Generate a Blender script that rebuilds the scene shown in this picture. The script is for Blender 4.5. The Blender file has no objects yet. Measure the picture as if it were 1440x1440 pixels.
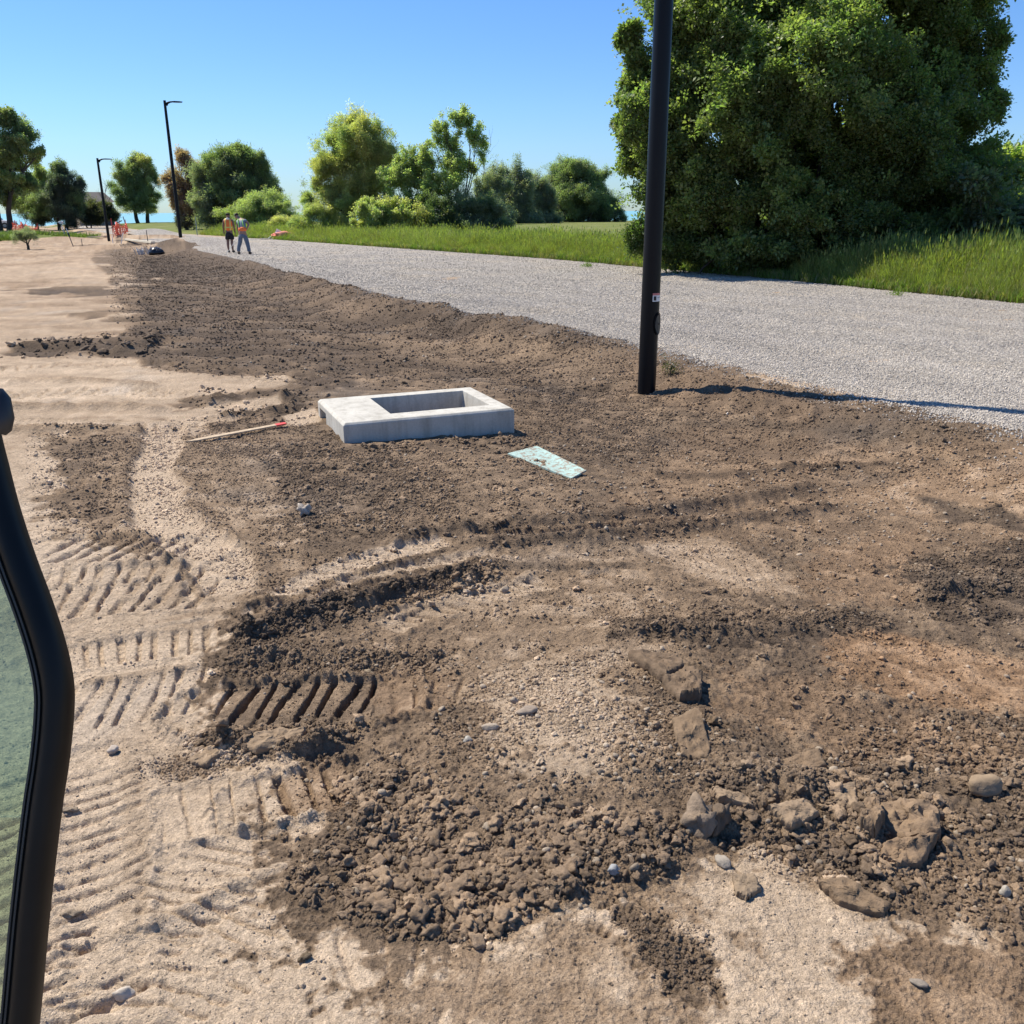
import bpy, bmesh, math, random
import numpy as np
from mathutils import Vector, Matrix, Euler

random.seed(7); rng = np.random.default_rng(7)
scene = bpy.context.scene
COL = scene.collection
rad = math.radians

# ------------------------------------------------------------------ camera
F_PX, PITCH, ROLL, CAM_H = 1250.0, rad(18.7), -0.0045, 1.9
_r0 = np.array([1, 0, 0.]); _u0 = np.array([0, math.sin(PITCH), math.cos(PITCH)])
FW = np.array([0, math.cos(PITCH), -math.sin(PITCH)])
RT = math.cos(ROLL) * _r0 + math.sin(ROLL) * _u0
UP = -math.sin(ROLL) * _r0 + math.cos(ROLL) * _u0
CAM = np.array([0, 0, CAM_H])
cd = bpy.data.cameras.new('camera'); cam = bpy.data.objects.new('camera', cd); COL.objects.link(cam)
cd.sensor_fit = 'HORIZONTAL'; cd.sensor_width = 36.0; cd.lens = 36.0 * F_PX / 1440.0
cd.clip_start = 0.05; cd.clip_end = 60000
m = Matrix((tuple(RT), tuple(UP), tuple(-FW))).transposed().to_4x4(); m.translation = Vector(CAM)
cam.matrix_world = m
scene.camera = cam

# ------------------------------------------------------------------ light
SUN_EL, SUN_AZ = rad(53), math.atan2(-0.84, 0.54)      # azimuth measured from +Y towards +X
w = bpy.data.worlds.new("World"); scene.world = w; w.use_nodes = True
nt = w.node_tree; nt.nodes.clear()
sky = nt.nodes.new('ShaderNodeTexSky'); sky.sky_type = 'NISHITA'; sky.sun_disc = False
sky.sun_elevation = SUN_EL; sky.sun_rotation = SUN_AZ; sky.altitude = 0
sky.air_density = 1.0; sky.dust_density = 0.1; sky.ozone_density = 2.0
bg = nt.nodes.new('ShaderNodeBackground'); bg.inputs['Strength'].default_value = 0.095
wo = nt.nodes.new('ShaderNodeOutputWorld')
hs = nt.nodes.new('ShaderNodeHueSaturation'); hs.inputs['Saturation'].default_value = 1.28
gm = nt.nodes.new('ShaderNodeMix'); gm.data_type = 'RGBA'; gm.blend_type = 'MULTIPLY'; gm.inputs[0].default_value = 1; gm.inputs[7].default_value = (.98, .93, 1.12, 1)
nt.links.new(sky.outputs[0], hs.inputs['Color']); nt.links.new(hs.outputs[0], gm.inputs[6]); tcw = nt.nodes.new('ShaderNodeTexCoord'); spw = nt.nodes.new('ShaderNodeSeparateXYZ'); nt.links.new(tcw.outputs['Generated'], spw.inputs[0])
rw = nt.nodes.new('ShaderNodeValToRGB'); rw.color_ramp.elements[0].position = 0.0; rw.color_ramp.elements[0].color = (.47, .70, .93, 1); e_ = rw.color_ramp.elements.new(.10); e_.color = (.66, .86, 1.0, 1)
rw.color_ramp.elements[2].position = .30; rw.color_ramp.elements[2].color = (.95, 1.02, 1, 1); nt.links.new(spw.outputs['Z'], rw.inputs[0])
gw = nt.nodes.new('ShaderNodeMix'); gw.data_type = 'RGBA'; gw.blend_type = 'MULTIPLY'; gw.inputs[0].default_value = 1
nt.links.new(gm.outputs[2], gw.inputs[6]); nt.links.new(rw.outputs[0], gw.inputs[7]); nt.links.new(gw.outputs[2], bg.inputs[0]); nt.links.new(bg.outputs[0], wo.inputs[0])
sd = bpy.data.lights.new('sun', 'SUN'); sd.energy = 5.0; sd.angle = rad(0.55); sd.color = (1.0, 0.935, 0.81)
sun = bpy.data.objects.new('sun', sd); COL.objects.link(sun)
sdir = Vector((math.sin(SUN_AZ) * math.cos(SUN_EL), math.cos(SUN_AZ) * math.cos(SUN_EL), math.sin(SUN_EL)))
sun.rotation_euler = sdir.to_track_quat('Z', 'Y').to_euler()
vs = scene.view_settings
vs.view_transform = 'Standard'; vs.look = 'None'; vs.exposure = 0.56; vs.gamma = 1; vs.use_curve_mapping = False
scene.cycles.max_bounces = 8; scene.cycles.transparent_max_bounces = 16
scene.cycles.diffuse_bounces = 3; scene.cycles.glossy_bounces = 3

# ------------------------------------------------------------------ numeric helpers
_perm = rng.permutation(256); _perm = np.concatenate([_perm, _perm, _perm])
_ga = rng.uniform(0, 2 * np.pi, 256); _gx, _gy = np.cos(_ga), np.sin(_ga)
def perlin(x, y):
    xi = np.floor(x).astype(np.int64); yi = np.floor(y).astype(np.int64)
    fx = x - xi; fy = y - yi; xi &= 255; yi &= 255
    u = fx * fx * fx * (fx * (fx * 6 - 15) + 10); v = fy * fy * fy * (fy * (fy * 6 - 15) + 10)
    def g(ix, iy, dx, dy):
        h = _perm[_perm[ix] + iy]; return _gx[h] * dx + _gy[h] * dy
    a = g(xi, yi, fx, fy); b = g(xi + 1, yi, fx - 1, fy)
    c = g(xi, yi + 1, fx, fy - 1); d = g(xi + 1, yi + 1, fx - 1, fy - 1)
    return (a + u * (b - a) + v * ((c + u * (d - c)) - (a + u * (b - a)))) * 1.4
def fbm(x, y, s, o=3, off=0.0, g=0.5, cut=None):
    r = 0; a = 1.0
    for i in range(o):
        q = perlin(x * s + off + i * 17.3, y * s - off * 0.7 + i * 9.1)
        if cut is not None: q = q * np.clip((cut * 1.3 - s) / (cut * .7), 0, 1)     # no finer than the sheet can carry
        r = r + a * q; a *= g; s *= 2.03
    return r
def sstep(a, b, x):
    t = np.clip((x - a) / (b - a), 0, 1); return t * t * (3 - 2 * t)
def ray(u, v):
    d = (u - 720) * RT - (v - 720) * UP + F_PX * FW
    return d
def at(u, v, z=None):
    """point of the ground seen at a place of the photograph (or of the level z)"""
    d = ray(u, v)
    if z is not None:
        return CAM + d * ((z - CAM_H) / d[2])
    zz = 0.0
    for _ in range(12):
        p = CAM + d * ((zz - CAM_H) / d[2])
        zz = float(zm(np.array([p[0]]), np.array([p[1]]))[0])
    return CAM + d * ((zz - CAM_H) / d[2])
def at_y(u, v, Y):
    d = ray(u, v); return CAM + d * (Y / d[1])
def mpp(p):
    """metres per photograph pixel at a point"""
    return float((np.asarray(p) - CAM) @ FW) / F_PX

# ------------------------------------------------------------------ large landform
# left edge of the gravel road (world x as function of y)
_ey = np.array([-30, -5, 2.0, 7.0, 9.9, 12.7, 17.0, 21.6, 28, 37, 44, 60, 160])
_ex = np.array([18, 10.0, 7.0, 4.5, 3.1, 1.75, -0.9, -3.7, -6.9, -10.9, -14.5, -23, -78])
def edge_x(y): return np.interp(y, _ey, _ex)
_fy = np.array([-30, -5, 5, 12, 19, 25, 36, 50, 64, 90, 120, 160])
_fx = np.array([29, 20.7, 16.2, 13.0, 10.1, 7.5, 2.1, -6.8, -15.8, -34, -50, -70])
def far_x(y): return np.interp(y, _fy, _fx)
MOUNDS = []       # (x, y, rx, ry, h) filled below from plain world numbers
def zm(x, y):
    d = (edge_x(y) - x) * 0.9                       # distance left of the road edge
    z = 0.10 - 0.24 * sstep(-0.1, 2.0, d) + 0.17 * sstep(2.2, 5.5, d)
    z = z + 0.20 * sstep(0.5, 7, (x - far_x(y)) * 0.9)
    z = z + 0.035 * perlin(x * 0.45 + 3.1, y * 0.45 + 7.7) * sstep(-0.5, 1, d) * sstep(60, 20, y)
    for (mx, my, rx, ry, h) in MOUNDS:
        z = z + h * np.exp(-(((x - mx) / rx) ** 2 + ((y - my) / ry) ** 2))
    return z - 14.0 * sstep(158, 172, y)
MOUNDS += [(-17.2, 50.3, 3.4, 1.6, .55), (-21.5, 52.3, 3.0, 1.2, .35), (-30.5, 70.5, 5, 1.3, .35), (-27.8, 72.5, 2.2, 1.6, .6),
           (-36.2, 71.0, 1.2, .8, .25), (-32.5, 53.2, 1.8, 1.0, .25), (-38, 47, 4, 1.2, .3),
           (0.05, 2.55, 0.55, 0.3, 0.05), (0.75, 2.6, 0.35, 0.22, 0.05), (0.75, 3.7, 0.7, 0.35, 0.05), (.22, 2.95, .5, .38, .075)]

# ------------------------------------------------------------------ polygons and strokes on the ground
def sdf_poly(x, y, P):
    n = len(P); d = np.full(x.shape, 1e9); inside = np.zeros(x.shape, bool)
    for i in range(n):
        ax, ay = P[i]; bx, by = P[(i + 1) % n]
        ex, ey = bx - ax, by - ay; wx, wy = x - ax, y - ay
        t = np.clip((wx * ex + wy * ey) / (ex * ex + ey * ey + 1e-12), 0, 1)
        d = np.minimum(d, (wx - ex * t) ** 2 + (wy - ey * t) ** 2)
        c = ((ay > y) != (by > y))
        if by != ay: inside ^= c & (x < ex * (y - ay) / ey + ax)
    d = np.sqrt(d); return np.where(inside, -d, d)
def stroke(x, y, P):
    """distance across (signed) and along a polyline"""
    best = np.full(x.shape, 1e9); sd_ = np.full(x.shape, 1e9); sl = np.zeros(x.shape); L = 0
    tot = sum(math.hypot(P[i + 1][0] - P[i][0], P[i + 1][1] - P[i][1]) for i in range(len(P) - 1))
    for i in range(len(P) - 1):
        ax, ay = P[i]; bx, by = P[i + 1]; ex, ey = bx - ax, by - ay; l = math.hypot(ex, ey)
        wx, wy = x - ax, y - ay; t = (wx * ex + wy * ey) / (l * l); tc = np.clip(t, 0, 1)
        dd = np.hypot(wx - ex * tc, wy - ey * tc); c = (ex * wy - ey * wx) / l
        m_ = dd < best; best = np.where(m_, dd, best); sd_ = np.where(m_, np.copysign(dd, c), sd_); sl = np.where(m_, L + tc * l, sl); L += l
    return sd_, sl, tot
def smooth_line(P, n=4):
    P = [np.array(p, float) for p in P]
    out = []
    for i in range(len(P) - 1):
        a = P[max(i - 1, 0)]; b = P[i]; c = P[i + 1]; d = P[min(i + 2, len(P) - 1)]
        for k in range(n):
            t = k / n
            out.append(0.5 * ((2 * b) + (c - a) * t + (2 * a - 5 * b + 4 * c - d) * t * t + (3 * b - a - 3 * c + d) * t ** 3))
    out.append(P[-1]); return out
def W(pts, smooth=True):
    q = [at(u, v)[:2] for u, v in pts]
    return [tuple(p) for p in (smooth_line(q) if smooth and len(q) > 2 else q)]

# areas of soil colour: (outline, tone, edge roughness in m, warmth). tone 0 dark topsoil, 0.5 brown subsoil, 1 pale sand
AREAS = []
def area(pts, tone, soft=0.1, warm=0.0, rough=1.0):
    P = W(pts, False); a = np.array(P); r = np.hypot(a[:, 0], a[:, 1]).mean()
    AREAS.append((P, tone, soft, warm, rough))
area([(300, 342), (255, 346), (135, 351), (128, 365), (150, 385), (158, 412), (172, 432), (178, 455), (186, 480), (205, 512), (235, 535), (262, 556),
      (275, 590), (330, 625), (345, 670), (375, 700), (400, 745), (385, 790), (340, 860), (300, 905), (305, 950), (265, 1045), (300, 1082), (380, 1105),
      (395, 1180), (410, 1255), (480, 1292), (600, 1332), (690, 1348), (760, 1290), (860, 1255), (1000, 1245), (1200, 1270), (1330, 1300),
      (1440, 1330), (1700, 1440), (2400, 1440), (2400, 620), (1440, 590), (1100, 540), (880, 470), (600, 425), (350, 358)], 0.25, 0.16, 0.0, 0.95)
area([(300, 345), (200, 355), (180, 400), (195, 460), (240, 520), (440, 540), (700, 530), (880, 500), (860, 478), (600, 430), (350, 362)], 0.09, .3)
area([(8, 487), (60, 481), (160, 476), (200, 455), (230, 480), (215, 503), (100, 503), (30, 497)], 0.1, 0.12, 0, 1.2)
area([(45, 406), (120, 402), (185, 405), (190, 418), (120, 415), (60, 413)], 0.2, .2)
area([(95, 442), (180, 432), (185, 446), (110, 449)], 0.25, .2)
area([(85, 600), (150, 606), (230, 598), (240, 640), (205, 690), (215, 735), (280, 785), (150, 768), (60, 742), (50, 700), (110, 660), (70, 640)], 0.44, 0.10)
area([(85, 625), (140, 615), (150, 660), (110, 690), (200, 705), (200, 745), (130, 755), (90, 730)], 0.3, 0.12)
area([(0, 330), (60, 325), (75, 345), (130, 352), (100, 360), (0, 350)], 0.6, .5)
area([(40, 380), (120, 370), (160, 400), (60, 395)], 0.75, .5)
area([(230, 590), (300, 620), (420, 610), (450, 640), (400, 745), (450, 800), (330, 850), (240, 740)], 0.50, 0.12)
area([(275, 560), (330, 545), (430, 548), (445, 570), (400, 585), (300, 588)], 0.12, .06)
area([(190, 518), (300, 528), (420, 527), (400, 543), (300, 556), (180, 560)], 0.85, 0.10)
area([(230, 585), (300, 570), (395, 560), (400, 572), (330, 590), (260, 600)], 0.8, .05)
area([(400, 600), (400, 585), (446, 572), (452, 592), (420, 600)], 0.92, 0.03)
area([(380, 625), (470, 632), (560, 640), (640, 700), (600, 745), (450, 770), (400, 700)], 0.25, 0.10)
area([(560, 640), (720, 640), (830, 680), (760, 730), (620, 735)], 0.38, 0.12)
area([(730, 640), (720, 615), (900, 590), (1000, 610), (880, 650), (820, 665)], 0.22, .15)
area([(880, 500), (1000, 520), (1150, 570), (1250, 600), (1100, 600), (960, 575), (860, 560)], 0.26, 0.18, .2)
area([(960, 585), (1200, 608), (1440, 628), (1440, 660), (1250, 655), (1000, 640)], 0.18, .15)
area([(700, 470), (860, 500), (820, 540), (700, 520), (560, 500), (500, 470)], 0.34, 0.3)
area([(420, 400), (560, 430), (500, 440), (300, 400)], 0.22, .3)
area([(640, 775), (900, 765), (1000, 880), (960, 950), (700, 1000), (540, 970), (500, 900), (560, 860)], 0.52, 0.12)
area([(720, 950), (870, 925), (900, 985), (950, 1060), (900, 1105), (780, 1135), (650, 1085), (670, 1000)], 0.82, 0.16, 0.0)
area([(960, 600), (1250, 620), (1440, 620), (1700, 640), (1700, 760), (1250, 770), (900, 760), (860, 700)], 0.36, 0.2, .25)
area([(890, 765), (1000, 757), (1110, 805), (1130, 838), (1040, 832), (950, 805)], 0.70, 0.07, .1)
area([(1130, 765), (1290, 745), (1300, 850), (1160, 850)], 0.46, 0.12, .5)
area([(1170, 700), (1330, 655), (1440, 645), (1700, 650), (1700, 730), (1440, 725), (1330, 735)], 0.58, 0.10, .4)
area([(1150, 880), (1250, 888), (1440, 925), (1700, 960), (1700, 1040), (1440, 1010), (1330, 1000), (1180, 960)], 0.50, 0.08, 1.0, .6)
area([(1000, 930), (1150, 960), (1330, 1010), (1440, 1040), (1440, 1080), (1200, 1070), (1020, 1010)], 0.38, .1, .4)
area([(228, 352), (240, 341), (275, 338), (315, 346), (330, 358), (280, 362)], 0.12, .5)
area([(140, 347), (150, 339), (190, 337), (235, 341), (225, 346)], 0.15, .5)
area([(100, 331), (150, 326), (230, 327), (220, 332), (120, 334)], 0.4, .8)
area([(1270, 790), (1440, 765), (1700, 760), (1700, 900), (1440, 885), (1300, 868)], 0.12, 0.10)
area([(1290, 700), (1430, 720), (1440, 745), (1330, 735)], 0.15, 0.06)
area([(840, 868), (1000, 872), (1080, 880), (1200, 858), (1255, 882), (1100, 905), (960, 905), (860, 895)], 0.12, 0.06)
area([(480, 1050), (600, 1040), (700, 1095), (900, 1125), (1000, 1150), (950, 1230), (850, 1250), (740, 1300), (690, 1340), (560, 1322), (425, 1275), (405, 1225), (470, 1180), (460, 1120)], 0.33, 0.09)
area([(600, 1110), (700, 1100), (900, 1130), (850, 1180), (700, 1170), (600, 1150)], 0.45, .08)
area([(980, 1240), (1080, 1215), (1200, 1285), (1215, 1340), (1130, 1440), (960, 1560), (860, 1500), (1000, 1390), (960, 1300)], 0.92, 0.10)
area([(740, 1290), (960, 1285), (1005, 1350), (1000, 1410), (880, 1470), (760, 1560), (600, 1560), (640, 1390)], 0.68, 0.13, 0.1)
area([(850, 1275), (900, 1290), (1000, 1320), (1020, 1395), (960, 1400), (880, 1340)], 0.34, 0.04)
area([(1220, 1310), (1440, 1325), (1700, 1500), (1700, 1600), (1300, 1560), (1180, 1385)], 0.42, 0.07, 0.3)
area([(1230, 1180), (1440, 1200), (1440, 1320), (1300, 1300)], 0.4, .06, .1)
area([(310, 945), (470, 935), (530, 940), (525, 1035), (310, 1040)], 0.30, 0.03)
area([(530, 945), (640, 950), (620, 1000), (540, 1020)], 0.48, 0.04, .3)
area([(370, 1090), (480, 1075), (500, 1120), (460, 1160), (390, 1150)], 0.5, 0.03, .3)
area([(200, 1080), (300, 1060), (330, 1080), (260, 1100)], 0.62, .03)

# strokes: sand ribbons, ridges, wheel marks. (line, half width m, height m, tone or None, bumpiness)
STROKES = []
def rstroke(pts, hw, h, tone=None, bump=0.5, prof='ridge'):
    STROKES.append((W(pts), hw, h, tone, bump, prof))
rstroke([(238, 596), (214, 650), (224, 700), (262, 748), (300, 790), (322, 835)], 0.17, -0.03, 1.0, .2, 'band')
rstroke([(385, 842), (465, 803), (540, 780), (640, 760)], 0.105, -0.012, 1.0, .3, 'band')
rstroke([(545, 888), (640, 850), (780, 818)], 0.10, -0.012, 0.80, .4, 'band')
rstroke([(375, 862), (450, 832), (540, 805), (700, 778)], 0.06, -0.012, 0.85, .4, 'band')
rstroke([(478, 633), (600, 627), (728, 617)], 0.045, 0.015, 0.12, .6)
rstroke([(480, 628), (462, 610)], 0.05, 0.02, 0.12, .6)
rstroke([(560, 872), (650, 860), (760, 850)], 0.10, -0.01, 0.60, .4, 'band')
rstroke([(0, 560), (150, 553), (240, 560)], 0.16, -0.02, .96, .3, 'band')
rstroke([(0, 592), (150, 595), (290, 597)], 0.10, -0.02, .92, .3, 'band')
rstroke([(0, 575), (150, 573), (240, 578)], 0.09, 0.06, .62, .5)
rstroke([(0, 607), (120, 605), (215, 606)], 0.07, 0.055, .55, .5)
rstroke([(0, 538), (120, 536), (230, 545)], 0.09, 0.05, .62, .5)
rstroke([(0, 470), (120, 455), (200, 440)], 0.2, 0.04, .7, .5)
rstroke([(0, 430), (150, 425)], 0.3, 0.04, .65, .5)
rstroke([(190, 780), (250, 800), (300, 850)], 0.03, 0.02, .6, .5)
rstroke([(308, 905), (380, 885), (450, 862), (530, 846), (600, 827), (700, 806)], 0.085, 0.065, 0.08, 0.6)
rstroke([(300, 870), (400, 845), (480, 815)], 0.04, 0.03, 0.3, 0.8)
rstroke([(540, 765), (600, 752), (660, 744), (720, 742)], 0.05, 0.04, 0.12, .5)
rstroke([(690, 738), (800, 735), (900, 724), (1070, 702), (1160, 686)], 0.085, 0.065, 0.15, .2)
rstroke([(640, 772), (740, 765), (860, 756), (960, 746), (1100, 727), (1180, 712)], 0.085, 0.06, 0.14, .2)
rstroke([(900, 668), (1000, 672), (1120, 660), (1260, 655)], 0.07, 0.045, 0.12, .5)
rstroke([(470, 1000), (640, 905), (800, 870), (900, 850)], 0.10, -0.015, None, .3)
rstroke([(660, 752), (800, 748), (1000, 728)], 0.05, -0.02, 0.42, .5, 'band')
rstroke([(640, 790), (760, 800), (900, 795)], 0.06, 0.03, 0.22, .5)
rstroke([(260, 1050), (330, 1047), (400, 1058), (500, 1036)], 0.05, 0.05, 0.22, .8)
rstroke([(300, 935), (400, 925), (520, 930), (640, 925)], 0.06, 0.035, 0.3, .8)
rstroke([(10, 492), (80, 488), (170, 492)], 0.12, 0.10, 0.05, .9)
rstroke([(150, 497), (200, 488), (230, 470)], 0.10, 0.12, 0.05, .9)
rstroke([(280, 572), (350, 560), (430, 562)], 0.12, 0.09, 0.08, .8)
rstroke([(300, 590), (380, 578), (440, 572)], 0.06, 0.05, 0.1, .8)
rstroke([(850, 882), (950, 888), (1060, 893), (1150, 880), (1230, 876)], 0.07, 0.03, 0.14, .5)
rstroke([(1280, 845), (1360, 830), (1440, 835)], 0.12, 0.05, 0.08, .8)
rstroke([(920, 520), (1000, 545), (1150, 580), (1300, 608), (1440, 625)], 0.28, 0.06, .2, .6)
rstroke([(880, 600), (1050, 625), (1200, 640)], 0.3, -0.03, .2, .6)
rstroke([(350, 368), (500, 418), (600, 440), (735, 466), (870, 498)], 0.42, 0.14, .08, .6)
rstroke([(200, 420), (330, 445), (520, 450), (700, 480)], 0.5, -0.06, None, .5)
rstroke([(200, 395), (330, 410), (450, 412)], 0.5, 0.05, .12, .6)
rstroke([(230, 520), (400, 505), (600, 500)], 0.25, 0.04, .14, .7)
rstroke([(70, 905), (180, 890), (290, 870)], 0.03, 0.02, .85, .5)
rstroke([(100, 965), (200, 950), (290, 935)], 0.04, 0.02, .75, .5)
rstroke([(188, 1045), (192, 1200), (180, 1330)], 0.05, 0.014, .80, .4)
rstroke([(200, 1190), (300, 1180), (400, 1150)], 0.02, 0.008, None, .4)
rstroke([(140, 1330), (250, 1290), (330, 1245), (420, 1215)], 0.03, 0.02, .9, .4)
rstroke([(480, 1190), (520, 1160), (560, 1180)], .06, .04, .2, .8)
rstroke([(640, 1290), (760, 1255), (900, 1205), (1000, 1150)], .11, .028, .22, .5)
rstroke([(1000, 1100), (1100, 1110), (1200, 1130), (1330, 1180)], .12, .04, .3, .9)
# prints of the machine's track: (line, half width, pitch, depth, duty of groove, skew, tone shift)
PRINTS = []
def tread(pts, hw, pitch, depth, duty=0.35, skew=0.0, dark=0.0, fade=0.35, soft=0.12):
    PRINTS.append((W(pts), hw, pitch, depth, duty, skew, dark, fade, soft))
tread([(300, 1000), (420, 992), (530, 985)], 0.19, 0.083, 0.042, 0.36, -0.35, -0.16, 0.10, 0.12)
tread([(520, 985), (600, 975), (660, 972)], 0.14, 0.083, 0.014, 0.35, 0.0, -0.05, 0.5, 0.2)
tread([(70, 775), (160, 772), (270, 770)], 0.22, 0.115, 0.035, 0.45, -0.5, 0.12, 0.3, 0.2)
tread([(80, 850), (180, 838), (300, 832)], 0.20, 0.10, 0.022, 0.4, -0.2, -0.05, 0.3)
tread([(60, 815), (180, 808), (290, 806)], 0.12, 0.09, 0.020, 0.4, 0.3, -0.05, 0.3)
tread([(80, 1000), (180, 985), (300, 965)], 0.19, 0.085, 0.016, 0.4, -0.35, 0.0, 0.4)
tread([(60, 935), (180, 915), (300, 900)], 0.13, 0.075, 0.018, 0.4, 0.1, -0.04, 0.3)
tread([(130, 1085), (120, 1200), (112, 1330), (105, 1460)], 0.17, 0.072, 0.014, 0.4, 0.25, -0.03, 0.3, 0.25)
tread([(0, 1085), (-10, 1250), (-20, 1400)], 0.15, 0.08, 0.018, 0.4, 0.25, -0.03, 0.3, 0.25)
tread([(60, 1420), (170, 1330), (290, 1240), (400, 1170)], 0.16, 0.066, 0.014, 0.35, 0.9, -0.03, 0.4, 0.25)
tread([(120, 1480), (260, 1370), (400, 1300)], 0.16, 0.07, 0.014, 0.35, 0.9, -0.03, 0.4, 0.25)
tread([(225, 1150), (330, 1130), (400, 1120)], 0.15, 0.075, 0.010, 0.2, 0.15, -0.04, 0.3, 0.15)
tread([(360, 1130), (420, 1118), (500, 1100)], 0.13, 0.078, 0.030, 0.40, 0.25, -0.16, 0.3, 0.2)
tread([(450, 1400), (560, 1380), (680, 1400)], 0.20, 0.075, 0.007, 0.35, 0.2, -0.03, 0.4, 0.25)
tread([(395, 838), (465, 803), (540, 780), (625, 762)], 0.085, 0.09, 0.014, 0.4, 1.2, -0.10, 0.3, 0.2)
tread([(380, 860), (450, 832), (540, 805), (700, 780)], 0.07, 0.085, 0.020, 0.4, 1.2, 0.2, 0.3, 0.2)
tread([(545, 888), (640, 850), (780, 818)], 0.09, 0.085, 0.016, 0.4, 1.0, -0.12, 0.3, 0.2)
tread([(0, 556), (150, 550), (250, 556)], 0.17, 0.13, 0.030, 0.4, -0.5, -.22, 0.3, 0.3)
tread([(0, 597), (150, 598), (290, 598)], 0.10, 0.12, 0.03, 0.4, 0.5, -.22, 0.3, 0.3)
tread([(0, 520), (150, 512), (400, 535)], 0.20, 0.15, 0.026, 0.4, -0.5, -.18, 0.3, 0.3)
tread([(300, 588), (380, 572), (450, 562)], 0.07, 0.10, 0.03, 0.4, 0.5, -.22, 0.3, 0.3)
tread([(60, 690), (110, 685), (150, 680)], 0.14, 0.11, 0.020, 0.4, -0.3, 0.1, 0.3, 0.3)
tread([(900, 770), (1000, 790), (1110, 830)], 0.12, 0.10, 0.008, 0.3, 2.0, -.05, 0.4, 0.3)
tread([(1230, 640), (1300, 700), (1440, 720)], 0.16, 0.12, 0.010, 0.3, 1.0, -.05, 0.4, 0.3)

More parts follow.
